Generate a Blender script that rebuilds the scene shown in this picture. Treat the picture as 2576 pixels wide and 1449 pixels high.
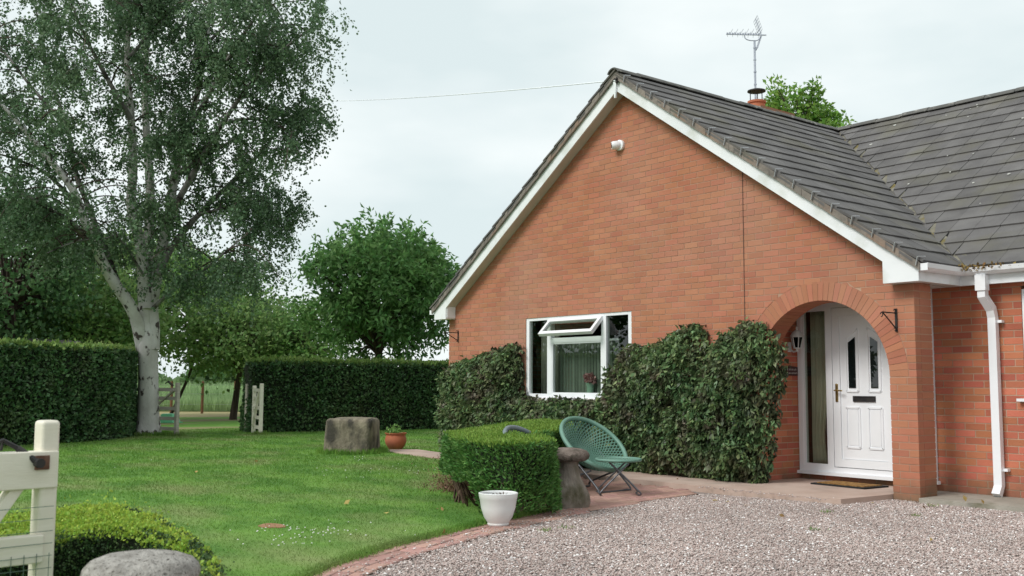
import bpy, bmesh, math, random
import numpy as np
from mathutils import Matrix, Vector

for o in list(bpy.data.objects):
    bpy.data.objects.remove(o, do_unlink=True)
random.seed(7); rng = np.random.default_rng(7)
SC = bpy.context.scene
COL = SC.collection
rad = math.radians

# ------------------------------------------------------------------ camera
CAM = np.array([5.6578, -9.9062, 1.1832])
_y, _t, _r = 0.8946, 0.0936, 0.0045
FPX = 3836.46 / 3840 * 2576          # focal length in the pixels of a 2576 wide picture
CF = np.array([-math.sin(_y)*math.cos(_t), math.cos(_y)*math.cos(_t), math.sin(_t)])
_R = np.array([math.cos(_y), math.sin(_y), 0.0]); _U = np.cross(_R, CF)
CR = _R*math.cos(_r) + _U*math.sin(_r); CU = -_R*math.sin(_r) + _U*math.cos(_r)
cd = bpy.data.cameras.new('camera'); cam = bpy.data.objects.new('camera', cd); COL.objects.link(cam)
cd.sensor_width = 36.0; cd.lens = 36.0*3836.46/3840; cd.clip_start = 0.1; cd.clip_end = 3000
M = Matrix.Identity(4)
for i in range(3):
    M[i][0] = CR[i]; M[i][1] = CU[i]; M[i][2] = -CF[i]; M[i][3] = CAM[i]
cam.matrix_world = M
cd.dof.use_dof = True; cd.dof.focus_distance = 11.5; cd.dof.aperture_fstop = 4.5
SC.camera = cam

# ------------------------------------------------------------------ world, sun, exposure
SUN_EL, SUN_AZ = 42.0, 185.0        # azimuth clockwise from +Y
W = bpy.data.worlds.new('World'); SC.world = W; W.use_nodes = True
nt = W.node_tree; nt.nodes.clear()
def wn(t, **k):
    n = nt.nodes.new(t)
    for a, b in k.items(): setattr(n, a, b)
    return n
wout = wn('ShaderNodeOutputWorld')
sky = wn('ShaderNodeTexSky', sky_type='NISHITA', sun_disc=False)
sky.sun_elevation = rad(SUN_EL); sky.sun_rotation = rad(SUN_AZ)
bg1 = wn('ShaderNodeBackground'); bg1.inputs[1].default_value = 0.08
nt.links.new(sky.outputs[0], bg1.inputs[0])
tc = wn('ShaderNodeTexCoord'); mp = wn('ShaderNodeMapping'); mp.inputs['Scale'].default_value = (1.0, 1.0, 2.6)
nz = wn('ShaderNodeTexNoise'); nz.inputs['Scale'].default_value = 2.3; nz.inputs['Detail'].default_value = 5; nz.inputs['Roughness'].default_value = .5
cr = wn('ShaderNodeValToRGB')
cr.color_ramp.elements[0].position = .37; cr.color_ramp.elements[0].color = (.69, .785, .795, 1)
cr.color_ramp.elements[1].position = .62; cr.color_ramp.elements[1].color = (.905, .955, .95, 1)
bg2 = wn('ShaderNodeBackground'); bg2.inputs[1].default_value = 0.685
nt.links.new(tc.outputs['Generated'], mp.inputs[0]); nt.links.new(mp.outputs[0], nz.inputs['Vector'])
nt.links.new(nz.outputs['Fac'], cr.inputs[0]); nt.links.new(cr.outputs[0], bg2.inputs[0])
mx = wn('ShaderNodeMixShader'); mx.inputs[0].default_value = 0.955
nt.links.new(bg1.outputs[0], mx.inputs[1]); nt.links.new(bg2.outputs[0], mx.inputs[2]); nt.links.new(mx.outputs[0], wout.inputs[0])

sd = bpy.data.lights.new('sun', 'SUN'); sd.energy = 1.5; sd.angle = rad(24); sd.color = (1.0, .97, .92)
sun = bpy.data.objects.new('sun', sd); COL.objects.link(sun)
_a = rad(SUN_AZ); _e = rad(SUN_EL)
_dir = Vector((math.sin(_a)*math.cos(_e), math.cos(_a)*math.cos(_e), math.sin(_e)))
sun.rotation_euler = _dir.to_track_quat('Z', 'Y').to_euler(); sun.location = (0, -6, 20)
SC.view_settings.view_transform = 'Standard'; SC.view_settings.look = 'None'
SC.view_settings.gamma = 1.0; SC.view_settings.exposure = 0.7; SC.view_settings.use_curve_mapping = False
SC.render.engine = 'CYCLES'
SC.cycles.use_denoising = True; SC.cycles.max_bounces = 8; SC.cycles.diffuse_bounces = 5
SC.cycles.glossy_bounces = 3; SC.cycles.transmission_bounces = 4; SC.cycles.transparent_max_bounces = 8
SC.cycles.caustics_reflective = False; SC.cycles.caustics_refractive = False; SC.cycles.sample_clamp_indirect = 6

# ------------------------------------------------------------------ helpers: measuring
def at(x, y, d):                    # a point seen at (x, y) of the 2576 wide photo, d metres deep
    return CAM + d*(CF + CR*(x-1288)/FPX - CU*(y-724.5)/FPX)
def gp(x, y, z=0.0):                # where that ray meets height z
    v = CF + CR*(x-1288)/FPX - CU*(y-724.5)/FPX
    return CAM + v*(z-CAM[2])/v[2]
def depth(P): return (np.asarray(P)-CAM) @ CF
def pix(P):
    v = np.asarray(P, float)-CAM; z = v @ CF
    return np.stack([1288+FPX*(v @ CR)/z, 724.5-FPX*(v @ CU)/z, z], -1)

# ------------------------------------------------------------------ helpers: materials
def lin(r, g, b):
    f = lambda c: ((c/255+.055)/1.055)**2.4 if c > 10 else c/255/12.92
    return (f(r), f(g), f(b))
MATS = {}
def mat(name, c1, c2=None, scale=5.0, detail=4.0, rough=.8, bump=0.0, bscale=40.0, island=0.0, hue=0.0, ramp=(.35, .65),
        stretch=(1, 1, 1), transl=0.0, metal=0.0, spec=.3, c3=None, s3=1.0, r3=(.5, .62), coat=0.0, bdist=.01, world=False, damp=None):
    m = bpy.data.materials.new(name); m.use_nodes = True; MATS[name] = m
    t = m.node_tree; N = t.nodes; L = t.links; b = N['Principled BSDF']; out = N['Material Output']
    b.inputs['Roughness'].default_value = rough; b.inputs['Metallic'].default_value = metal
    b.inputs['Specular IOR Level'].default_value = spec
    if coat: b.inputs['Coat Weight'].default_value = coat
    co = N.new('ShaderNodeTexCoord'); ma = N.new('ShaderNodeMapping'); ma.inputs['Scale'].default_value = stretch
    ge = N.new('ShaderNodeNewGeometry')
    L.new(ge.outputs['Position'] if world else co.outputs['Object'], ma.inputs[0])
    def rgb(c): return (c[0], c[1], c[2], 1)
    if c2 is None: c2 = c1
    n = N.new('ShaderNodeTexNoise'); n.inputs['Scale'].default_value = scale; n.inputs['Detail'].default_value = detail
    n.inputs['Roughness'].default_value = .6
    L.new(ma.outputs[0], n.inputs['Vector'])
    r = N.new('ShaderNodeValToRGB'); r.color_ramp.elements[0].position = ramp[0]; r.color_ramp.elements[1].position = ramp[1]
    r.color_ramp.elements[0].color = rgb(c1); r.color_ramp.elements[1].color = rgb(c2)
    L.new(n.outputs['Fac'], r.inputs[0]); col = r.outputs[0]
    if c3 is not None:
        n3 = N.new('ShaderNodeTexNoise'); n3.inputs['Scale'].default_value = s3; n3.inputs['Detail'].default_value = 6
        L.new(ma.outputs[0], n3.inputs['Vector'])
        r3n = N.new('ShaderNodeMapRange'); r3n.inputs[1].default_value = r3[0]; r3n.inputs[2].default_value = r3[1]
        L.new(n3.outputs['Fac'], r3n.inputs[0])
        mm = N.new('ShaderNodeMix'); mm.data_type = 'RGBA'; mm.inputs[7].default_value = rgb(c3)
        L.new(r3n.outputs[0], mm.inputs[0]); L.new(col, mm.inputs[6]); col = mm.outputs[2]
    if island or hue:
        g = N.new('ShaderNodeNewGeometry'); oi = N.new('ShaderNodeObjectInfo')
        ad = N.new('ShaderNodeMath'); ad.operation = 'ADD'
        L.new(g.outputs['Random Per Island'], ad.inputs[0]); L.new(oi.outputs['Random'], ad.inputs[1])
        fr = N.new('ShaderNodeMath'); fr.operation = 'FRACT'; L.new(ad.outputs[0], fr.inputs[0])
        mr = N.new('ShaderNodeMapRange'); mr.inputs[3].default_value = 1-island; mr.inputs[4].default_value = 1+island
        L.new(fr.outputs[0], mr.inputs[0])
        m7 = N.new('ShaderNodeMath'); m7.operation = 'MULTIPLY'; m7.inputs[1].default_value = 7.31; L.new(fr.outputs[0], m7.inputs[0])
        f7 = N.new('ShaderNodeMath'); f7.operation = 'FRACT'; L.new(m7.outputs[0], f7.inputs[0])
        mh = N.new('ShaderNodeMapRange'); mh.inputs[3].default_value = .5-hue; mh.inputs[4].default_value = .5+hue
        L.new(f7.outputs[0], mh.inputs[0])
        hs = N.new('ShaderNodeHueSaturation'); L.new(col, hs.inputs['Color']); L.new(mr.outputs[0], hs.inputs['Value']); L.new(mh.outputs[0], hs.inputs['Hue'])
        col = hs.outputs[0]
    if damp is not None:      # green-grey splash and damp staining along the foot of a wall
        sx = N.new('ShaderNodeSeparateXYZ'); L.new(ge.outputs['Position'], sx.inputs[0])
        nd = N.new('ShaderNodeTexNoise'); nd.inputs['Scale'].default_value = 4.5; nd.inputs['Detail'].default_value = 6; L.new(ge.outputs['Position'], nd.inputs['Vector'])
        k1 = N.new('ShaderNodeMath'); k1.operation = 'MULTIPLY_ADD'; k1.inputs[1].default_value = .55; L.new(nd.outputs['Fac'], k1.inputs[0]); k1.inputs[2].default_value = -.13
        k2 = N.new('ShaderNodeMath'); k2.operation = 'SUBTRACT'; L.new(k1.outputs[0], k2.inputs[0]); L.new(sx.outputs[2], k2.inputs[1])
        k3 = N.new('ShaderNodeMapRange'); k3.inputs[1].default_value = -.12; k3.inputs[2].default_value = .14; k3.inputs[4].default_value = .75; L.new(k2.outputs[0], k3.inputs[0])
        md = N.new('ShaderNodeMix'); md.data_type = 'RGBA'; md.inputs[7].default_value = rgb(damp); L.new(k3.outputs[0], md.inputs[0]); L.new(col, md.inputs[6]); col = md.outputs[2]
    L.new(col, b.inputs['Base Color'])
    if bump:
        nb = N.new('ShaderNodeTexNoise'); nb.inputs['Scale'].default_value = bscale; nb.inputs['Detail'].default_value = 5
        L.new(ma.outputs[0], nb.inputs['Vector'])
        bp = N.new('ShaderNodeBump'); bp.inputs['Strength'].default_value = bump; bp.inputs['Distance'].default_value = bdist
        L.new(nb.outputs['Fac'], bp.inputs['Height']); L.new(bp.outputs[0], b.inputs['Normal'])
    if transl:
        tr = N.new('ShaderNodeBsdfTranslucent'); L.new(col, tr.inputs[0])
        ms = N.new('ShaderNodeMixShader'); ms.inputs[0].default_value = transl
        L.new(b.outputs[0], ms.inputs[1]); L.new(tr.outputs[0], ms.inputs[2]); L.new(ms.outputs[0], out.inputs[0])
    return m
def leafmat(name, c1, c2, island=.3, hue=.02, scale=1.2, transl=.3, rough=.55, gain=1.55, **k):
    c1 = tuple(v*gain for v in c1); c2 = tuple(v*gain for v in c2)
    return mat(name, c1, c2, scale=scale, detail=3, rough=rough, island=island, hue=hue, transl=transl, spec=.35, **k)

DAMP = (.135, .115, .075)
MORTAR = mat('mortar', (.39, .235, .165), (.47, .315, .225), scale=2, rough=.95, bump=.3, bscale=120, world=True, damp=DAMP)
MORTARW = mat('mortar_wing', (.40, .29, .205), (.50, .375, .275), scale=3, rough=.95, bump=.3, bscale=120, world=True, damp=DAMP)
BRICK = mat('brick', (.40, .158, .092), (.455, .195, .122), scale=1.1, detail=5, rough=.9, island=.085, hue=.006, bump=.35, bscale=90, spec=.15,
            c3=(.43, .215, .148), s3=.42, r3=(.46, .66), world=True, damp=DAMP)
BRICKW = mat('brick_wing', (.43, .142, .082), (.50, .178, .105), scale=1.4, detail=5, rough=.9, island=.20, hue=.012, bump=.35, bscale=90, spec=.15, world=True, damp=DAMP)
UPVC = mat('white_plastic', (.82, .84, .87), (.86, .87, .90), scale=2, rough=.32, spec=.5)
BARGE = mat('white_boards', (.76, .79, .82), (.83, .85, .87), scale=1.5, rough=.45, spec=.4, world=True, c3=(.60, .62, .58), s3=3.5, r3=(.52, .78))
SOFF = mat('shade_toned_soffit', (.56, .53, .50), (.62, .59, .56), scale=2, rough=.6)  # white boards; the shade under the overhang is mixed into this duller, browner colour
TILE = mat('roof_tile', (.104, .099, .099), (.148, .142, .140), scale=2.2, detail=6, rough=.85, island=.14, hue=.01, bump=.25, bscale=60, spec=.25,
           c3=(.125, .118, .095), s3=1.6, r3=(.50, .72), world=True)
TILEV = mat('valley_mortar', (.13, .125, .095), (.23, .215, .175), scale=7, rough=.95, bump=.6, bscale=40, c3=(.16, .13, .05), s3=5, r3=(.52, .66))
VERGE = mat('verge_mortar', (.16, .145, .13), (.27, .235, .205), scale=7, detail=7, rough=.95, bump=.7, bscale=30, c3=(.28, .19, .14), s3=2.2, r3=(.54, .72), world=True)
RIDGE = mat('ridge_tile', (.10, .10, .095), (.15, .145, .135), scale=5, rough=.9, island=.12, bump=.4, bscale=40, c3=(.30, .29, .26), s3=9, r3=(.6, .72))
METAL = mat('galvanised', (.55, .56, .58), (.68, .69, .70), scale=9, rough=.4, metal=.8)
ALU = mat('aerial_metal', (.40, .43, .50), (.52, .55, .62), scale=9, rough=.45, metal=.5)
IRON = mat('black_iron', (.012, .012, .013), (.03, .026, .024), scale=20, rough=.6, spec=.4)
BRASS = mat('brass', (.48, .34, .12), (.60, .45, .20), scale=9, rough=.3, metal=.9)
TERRA = mat('terracotta', (.40, .12, .06), (.47, .165, .085), scale=3, rough=.75, bump=.15, c3=(.28, .10, .07), s3=2, r3=(.5, .75))
WPOT = mat('white_pot', (.74, .75, .75), (.80, .81, .81), scale=2.5, rough=.38, spec=.45, c3=(.62, .61, .57), s3=4, r3=(.55, .85))
SOIL = mat('soil', (.018, .013, .010), (.05, .036, .026), scale=30, rough=1, bump=1, bscale=60)
STONE = mat('sandstone', (.140, .120, .088), (.285, .250, .185), scale=6.5, detail=10, rough=.95, bump=1, bscale=34, bdist=.02, c3=(.062, .056, .046), s3=3.6, r3=(.50, .64), stretch=(1.3, 1.3, .7))
STADD = mat('staddle_stone', (.16, .135, .115), (.31, .27, .23), scale=4, detail=8, rough=.95, bump=.9, bscale=25, bdist=.02, c3=(.075, .068, .034), s3=5, r3=(.5, .66), stretch=(1, 1, .6))
STADC = mat('staddle_cap_stone', (.24, .225, .205), (.42, .40, .37), scale=22, detail=9, rough=.95, bump=1, bscale=90, bdist=.012, c3=(.10, .092, .08), s3=75, r3=(.57, .66))
CAPD = mat('staddle_cap_brown', (.115, .09, .075), (.235, .19, .165), scale=9, detail=9, rough=.95, bump=1, bscale=38, bdist=.02, c3=(.06, .055, .04), s3=11, r3=(.54, .68))
SLAB = mat('pink_concrete', (.43, .31, .255), (.53, .41, .35), scale=1.6, detail=8, rough=.9, bump=.3, bscale=60, c3=(.30, .25, .21), s3=2.2, r3=(.54, .8))
APRON = mat('grey_concrete', (.27, .25, .21), (.40, .37, .32), scale=2.2, detail=8, rough=.92, bump=.4, bscale=50, c3=(.16, .15, .10), s3=2.4, r3=(.54, .7))
PAVER = mat('block_paver', (.38, .215, .18), (.47, .295, .25), scale=4, detail=6, rough=.9, island=.16, hue=.012, bump=.4, bscale=80, c3=(.29, .20, .165), s3=2, r3=(.52, .75))
SAND = mat('joint_sand', (.035, .030, .022), (.075, .06, .045), scale=20, rough=1, bump=.5)
GRAV = mat('gravel_bed', (.20, .165, .15), (.34, .29, .265), scale=55, detail=4, rough=.95, bump=1, bscale=70, ramp=(.3, .7))
WOODC = mat('cream_painted_wood', (.70, .66, .55), (.76, .72, .62), scale=3, rough=.5, bump=.12, bscale=20, stretch=(1, 1, 6), c3=(.62, .58, .47), s3=2.5, r3=(.6, .8))
WOODG = mat('grey_painted_wood', (.34, .32, .27), (.46, .43, .37), scale=3, rough=.75, stretch=(1, 1, 5), bump=.2)
WOODP = mat('bare_timber', (.17, .085, .045), (.23, .12, .07), scale=5, rough=.9, stretch=(1, 1, 6))
DARKW = mat('dark_timber', (.045, .04, .035), (.09, .08, .07), scale=5, rough=.9)
GREENP = mat('green_woven_plastic', (.12, .245, .19), (.155, .29, .232), scale=6, rough=.5, spec=.45)
GREYP = mat('grey_woven_plastic', (.16, .20, .22), (.22, .265, .285), scale=6, rough=.5)
STEEL = mat('grey_steel_tube', (.10, .105, .12), (.16, .165, .18), scale=9, rough=.4, metal=.4)
TRAYG = mat('green_plastic', (.18, .56, .32), (.22, .62, .37), scale=2, rough=.4)
RUBBER = mat('black_rubber', (.012, .012, .012), (.025, .025, .025), scale=30, rough=.8)
COIR = mat('coir', (.17, .085, .025), (.40, .22, .07), scale=28, rough=1, bump=1, bscale=90, ramp=(.4, .6))
BARKW = mat('birch_bark', (.46, .44, .42), (.62, .61, .59), scale=3, detail=6, rough=.8, bump=.5, bscale=18, bdist=.02, stretch=(1, 1, .8),
            c3=(.075, .06, .055), s3=6.5, r3=(.575, .64))
BARKB = mat('brown_bark', (.045, .032, .026), (.10, .075, .062), scale=6, rough=1, bump=.8, bscale=20, bdist=.02, stretch=(1, 1, .3))
TWIG = mat('dry_twigs', (.05, .032, .022), (.12, .08, .055), scale=12, rough=1, bump=.6)
CURT = mat('cream_curtain', (.58, .55, .44), (.68, .64, .53), scale=3, rough=.9)
BLIND = mat('blind_fabric', (.19, .22, .18), (.24, .27, .23), scale=3, rough=.9, island=.18)
INNER = mat('room_wall', (.07, .07, .065), (.09, .09, .085), scale=2, rough=.95)
VASE = mat('pale_green_glaze', (.30, .46, .36), (.36, .52, .42), scale=5, rough=.25, spec=.5)
PETAL = mat('dusky_petals', (.38, .13, .15), (.58, .36, .36), scale=30, rough=.8, island=.35)
LAMPW = mat('white_cast_metal', (.62, .62, .61), (.70, .70, .69), scale=8, rough=.4)
SIGNM = mat('dark_sign_plate', (.05, .022, .022), (.075, .035, .034), scale=8, rough=.5)
SIGNT = mat('pale_sign_paint', (.42, .36, .35), (.52, .46, .44), scale=20, rough=.6)
WIREG = mat('green_wire', (.10, .16, .13), (.14, .20, .17), scale=9, rough=.5, metal=.3)
RUST = mat('rusty_plate', (.09, .04, .025), (.20, .11, .08), scale=14, rough=.9)
CORR = mat('corrugated_sheet', (.10, .09, .09), (.16, .15, .15), scale=3, rough=.8)
CABLE = mat('pale_cable', (.80, .84, .88), (.84, .87, .90), scale=3, rough=.5)
PLAST = mat('lens_black', (.01, .01, .012), rough=.12, spec=.6)

def glass(name, tint=(.9, .95, .93), base=.02):
    m = bpy.data.materials.new(name); m.use_nodes = True; t = m.node_tree; N = t.nodes; L = t.links
    for n in list(N):
        if n.type != 'OUTPUT_MATERIAL': N.remove(n)
    out = N['Material Output']
    fr = N.new('ShaderNodeFresnel'); fr.inputs[0].default_value = 1.52
    ml = N.new('ShaderNodeMath'); ml.operation = 'MULTIPLY_ADD'; ml.inputs[1].default_value = 1.5; ml.inputs[2].default_value = base
    tr = N.new('ShaderNodeBsdfTransparent'); tr.inputs[0].default_value = (*tint, 1)
    gl = N.new('ShaderNodeBsdfGlossy'); gl.inputs['Roughness'].default_value = 0.0
    ge = N.new('ShaderNodeNewGeometry'); iv = N.new('ShaderNodeMath'); iv.operation = 'SUBTRACT'; iv.inputs[0].default_value = 1.0; L.new(ge.outputs['Backfacing'], iv.inputs[1])
    fm = N.new('ShaderNodeMath'); fm.operation = 'MULTIPLY'; L.new(fr.outputs[0], fm.inputs[0]); L.new(iv.outputs[0], fm.inputs[1])
    ms = N.new('ShaderNodeMixShader')
    L.new(fm.outputs[0], ml.inputs[0]); L.new(ml.outputs[0], ms.inputs[0]); L.new(tr.outputs[0], ms.inputs[1]); L.new(gl.outputs[0], ms.inputs[2])
    L.new(ms.outputs[0], out.inputs[0]); return m
GLASS = glass('window_glass', (.84, .88, .85)); GLASSD = glass('dark_glass', (.10, .12, .12))

# ------------------------------------------------------------------ helpers: meshes
def npmesh(name, V, F):
    V = np.asarray(V, np.float32); F = np.asarray(F, np.int32); k = F.shape[1]
    me = bpy.data.meshes.new(name); me.vertices.add(len(V)); me.vertices.foreach_set('co', V.ravel())
    me.loops.add(F.size); me.loops.foreach_set('vertex_index', F.ravel())
    me.polygons.add(len(F)); me.polygons.foreach_set('loop_start', np.arange(0, F.size, k, dtype=np.int32))
    me.polygons.foreach_set('loop_total', np.full(len(F), k, np.int32))
    me.update(calc_edges=True); return me
def link(name, me, m=None, parent=None, **props):
    if m is not None and me is not None and len(me.materials) == 0: me.materials.append(m)
    o = bpy.data.objects.new(name, me); COL.objects.link(o)
    if parent is not None: o.parent = parent
    for a, b in props.items(): o[a] = b
    return o
def thing(name, label, cat, loc=(0, 0, 0), rz=0.0, group=None):
    o = bpy.data.objects.new(name, None); COL.objects.link(o); o.location = [float(v) for v in loc]; o.rotation_euler = (0, 0, rz)
    o.empty_display_size = .2; o['label'] = label; o['category'] = cat
    if group: o['group'] = group
    return o
def tag(o, label, cat, group=None):
    o['label'] = label; o['category'] = cat
    if group: o['group'] = group
    return o
class MB:
    def __init__(s): s.v = []; s.f = []
    def add(s, V, F):
        b = len(s.v); s.v += [tuple(float(c) for c in p) for p in V]; s.f += [tuple(i+b for i in f) for f in F]; return s
    def hexa(s, P):     # 4 of one face, 4 of the opposite face, same order
        return s.add(P, [(0, 3, 2, 1), (4, 5, 6, 7), (0, 1, 5, 4), (1, 2, 6, 5), (2, 3, 7, 6), (3, 0, 4, 7)])
    def box(s, x0, x1, y0, y1, z0, z1):
        return s.hexa([(x0, y0, z0), (x1, y0, z0), (x1, y1, z0), (x0, y1, z0), (x0, y0, z1), (x1, y0, z1), (x1, y1, z1), (x0, y1, z1)])
    def bar(s, a, b, w, h, up=(0, 0, 1)):      # box section bar from a to b
        a = np.array(a, float); b = np.array(b, float); d = b-a; d /= np.linalg.norm(d)
        u = np.array(up, float); x = np.cross(d, u)
        if np.linalg.norm(x) < 1e-3: x = np.cross(d, (1, 0, 0))
        x /= np.linalg.norm(x); y = np.cross(x, d); x = x*w/2; y = y*h/2
        return s.hexa([a-x-y, a+x-y, a+x+y, a-x+y, b-x-y, b+x-y, b+x+y, b-x+y])
    def prism(s, A, B):   # polygon A to polygon B
        n = len(A); F = [tuple(range(n-1, -1, -1)), tuple(range(n, 2*n))] + [(i, (i+1) % n, n+(i+1) % n, n+i) for i in range(n)]
        return s.add(list(A)+list(B), F)
    def tube(s, P, R, n=6, cap=True, closed=False):
        P = [np.array(p, float) for p in P]; k = len(P)
        if not hasattr(R, '__len__'): R = [R]*k
        V = []; F = []; ref = None
        for i in range(k):
            if closed: d = P[(i+1) % k]-P[i-1]
            else: d = P[min(i+1, k-1)]-P[max(i-1, 0)]
            d = d/(np.linalg.norm(d)+1e-12)
            if ref is None:
                ref = np.cross(d, (0, 0, 1) if abs(d[2]) < .9 else (1, 0, 0))
            x = ref-d*(ref @ d); x /= (np.linalg.norm(x)+1e-12); ref = x; y = np.cross(d, x)
            for j in range(n):
                a = 2*math.pi*(j+.5)/n; V.append(P[i]+(x*math.cos(a)+y*math.sin(a))*R[i])
        m = k if closed else k-1
        for i in range(m):
            for j in range(n):
                a = i*n+j; b = i*n+(j+1) % n; c = ((i+1) % k)*n+(j+1) % n; e = ((i+1) % k)*n+j; F.append((a, b, c, e))
        if cap and not closed: F += [tuple(range(n-1, -1, -1)), tuple(range((k-1)*n, k*n))]
        return s.add(V, F)
    def lathe(s, prof, n=24, c=(0, 0, 0), wob=None, capb=True, capt=True):
        V = []; F = []
        for i, (r, z) in enumerate(prof):
            for j in range(n):
                a = 2*math.pi*j/n; q = 1 if wob is None else wob(a, z)
                V.append((c[0]+r*q*math.cos(a), c[1]+r*q*math.sin(a), c[2]+z))
        for i in range(len(prof)-1):
            for j in range(n): F.append((i*n+j, i*n+(j+1) % n, (i+1)*n+(j+1) % n, (i+1)*n+j))
        if capb: F.append(tuple(range(n-1, -1, -1)))
        if capt: F.append(tuple(range((len(prof)-1)*n, len(prof)*n)))
        return s.add(V, F)
    def sweep(s, path, prof):    # horizontal path (x, y), profile (outward to the right of travel, z), mitred
        path = [np.array(p, float) for p in path]; k = len(path); V = []; m = len(prof)
        for i in range(k):
            d0 = path[i]-path[i-1] if i else path[1]-path[0]; d1 = path[i+1]-path[i] if i < k-1 else d0
            d0 = d0/np.linalg.norm(d0); d1 = d1/np.linalg.norm(d1)
            n0 = np.array((d0[1], -d0[0])); n1 = np.array((d1[1], -d1[0])); q = n0+n1; q = q/max(q @ n0, .3)
            for (a, z) in prof: V.append((path[i][0]+q[0]*a, path[i][1]+q[1]*a, z))
        F = [(i*m+j, i*m+(j+1) % m, (i+1)*m+(j+1) % m, (i+1)*m+j) for i in range(k-1) for j in range(m)]
        F += [tuple(range(m-1, -1, -1)), tuple(range((k-1)*m, k*m))]
        return s.add(V, F)
    def mesh(s, name, smooth=False, org=None):
        V = s.v if org is None else [(a-org[0], b-org[1], c-org[2]) for a, b, c in s.v]
        me = bpy.data.meshes.new(name); me.from_pydata(V, [], s.f); me.update()
        if len(s.f) < 400:
            bm = bmesh.new(); bm.from_mesh(me); bmesh.ops.recalc_face_normals(bm, faces=bm.faces); bm.to_mesh(me); bm.free()
        if smooth: me.shade_smooth()
        return me
    def build(s, name, m, parent=None, smooth=False, org=None, **props):
        return link(name, s.mesh(name, smooth, org), m, parent, **props)
def autosmooth(o, ang=40):
    o.data.shade_smooth(); o.data.set_sharp_from_angle(angle=rad(ang)); return o

def norm(a): return a/(np.linalg.norm(a, axis=-1, keepdims=True)+1e-9)
def leaves(P, L, w, dirs, spread, fold=.15, lvar=.35):
    """folded four-point leaves rooted at P, tips towards dirs + spread"""
    P = np.asarray(P, float); n = len(P); D = np.broadcast_to(np.asarray(dirs, float), (n, 3))
    t = norm(D+spread*rng.normal(size=(n, 3))); s_ = norm(np.cross(t, rng.normal(size=(n, 3)))); nn = np.cross(s_, t)
    l = (L*(1+lvar*rng.uniform(-1, 1, n)))[:, None]; ww = l*w
    V = np.stack([P, P+t*l*.45+s_*ww+nn*l*fold, P+t*l, P+t*l*.45-s_*ww+nn*l*fold], 1).reshape(-1, 3)
    return V, np.arange(4*n).reshape(n, 4)
def foliage(name, V, F, m, parent=None, org=(0, 0, 0)):
    return link(name, npmesh(name, np.asarray(V)-np.asarray(org), F), m, parent, kind='stuff')
def inside(poly, P):
    poly = np.asarray(poly); x, y = P[:, 0], P[:, 1]; r = np.zeros(len(P), bool); j = len(poly)-1
    for i in range(len(poly)):
        xi, yi = poly[i]; xj, yj = poly[j]
        c = ((yi > y) != (yj > y)) & (x < (xj-xi)*(y-yi)/(yj-yi+1e-12)+xi); r ^= c; j = i
    return r

# ================================================================== THE SETTING
def sheet(name, poly, z0, z1, m, **props):
    b = MB(); b.prism([(x, y, z0) for x, y in poly], [(x, y, z1) for x, y in poly]); return b.build(name, m, kind='structure', **props)
GROUND = mat('rough_grass_ground', (.075, .115, .04), (.15, .155, .07), scale=.25, detail=8, rough=1, bump=.5, bscale=5, c3=(.22, .165, .10), s3=.12, r3=(.52, .62))
sheet('ground', [(-900, -900), (900, -900), (900, 900), (-900, 900)], -.5, -.03, GROUND)
LAWNK = dict(scale=1.3, detail=6, rough=1.0, c3=(.205, .262, .092), s3=.8, r3=(.48, .70), stretch=(.75, 1.25, 1), ramp=(.41, .60))
LAWN = mat('lawn_turf', (.078, .182, .030), (.138, .268, .050), bump=.6, bscale=30, **LAWNK)
BLADE = mat('grass_blades', (.112, .246, .040), (.190, .345, .066), island=.25, hue=.015, transl=.4, **LAWNK)
DRY = mat('dry_turf', (.22, .24, .09), (.38, .29, .17), scale=.6, detail=6, rough=1, c3=(.16, .34, .05), s3=.22, r3=(.5, .56), stretch=(1.5, .3, 1))

EDGE_G = [(3.3, -9.6), (2.75, -8.6), (1.95, -7.85), (1.1, -7.42), (.5, -7.0), (.07, -6.55), (-.18, -6.18), (-.46, -5.7), (-.70, -5.15), (-.99, -4.51), (-1.19, -3.92), (-1.44, -3.32)]
def offset(path, d):
    P = [np.array(p) for p in path]; out = []
    for i in range(len(P)):
        t = P[min(i+1, len(P)-1)]-P[max(i-1, 0)]; t = t/np.linalg.norm(t); out.append(P[i]+d*np.array((-t[1], t[0])))
    return [tuple(p) for p in out]
def resample(path, step):
    P = np.array(path, float)
    # Catmull-Rom smoothing, then equal steps
    Q = []
    for i in range(len(P)-1):
        p0, p1, p2, p3 = P[max(i-1, 0)], P[i], P[i+1], P[min(i+2, len(P)-1)]
        for t in np.linspace(0, 1, 12, endpoint=False):
            Q.append(.5*((2*p1)+(-p0+p2)*t+(2*p0-5*p1+4*p2-p3)*t*t+(-p0+3*p1-3*p2+p3)*t**3))
    Q.append(P[-1]); Q = np.array(Q); s = np.r_[0, np.cumsum(np.linalg.norm(np.diff(Q, axis=0), axis=1))]
    u = np.arange(0, s[-1], step); return np.stack([np.interp(u, s, Q[:, k]) for k in range(Q.shape[1])], 1)
EG = resample(EDGE_G, .12)
EL = offset(EG, .335)               # lawn side of the brick edging
lawn_poly = [tuple(p) for p in EL if p[1] < -4.4] + [(-1.75, -4.2), (-2.6, -3.75), (-3.5, -3.2), (-4.7, -1.6), (-5.4, -.75), (-8.3, -.5), (-8.9, .15), (-8.5, 10), (-19, 10), (-19.5, 0), (-19.5, -14), (3.6, -14), (3.6, -9.8)]
sheet('lawn', lawn_poly, -.03, .028, LAWN)
sheet('paddock', [(-19.3, -8), (-19.2, 12), (-44, 24), (-44, -12)], -.03, -.005, DRY)
sheet('gravel_drive', [(-3, -16), (14, -16), (14, 1), (-3, 1)], -.03, -.010, GRAV)
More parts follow.
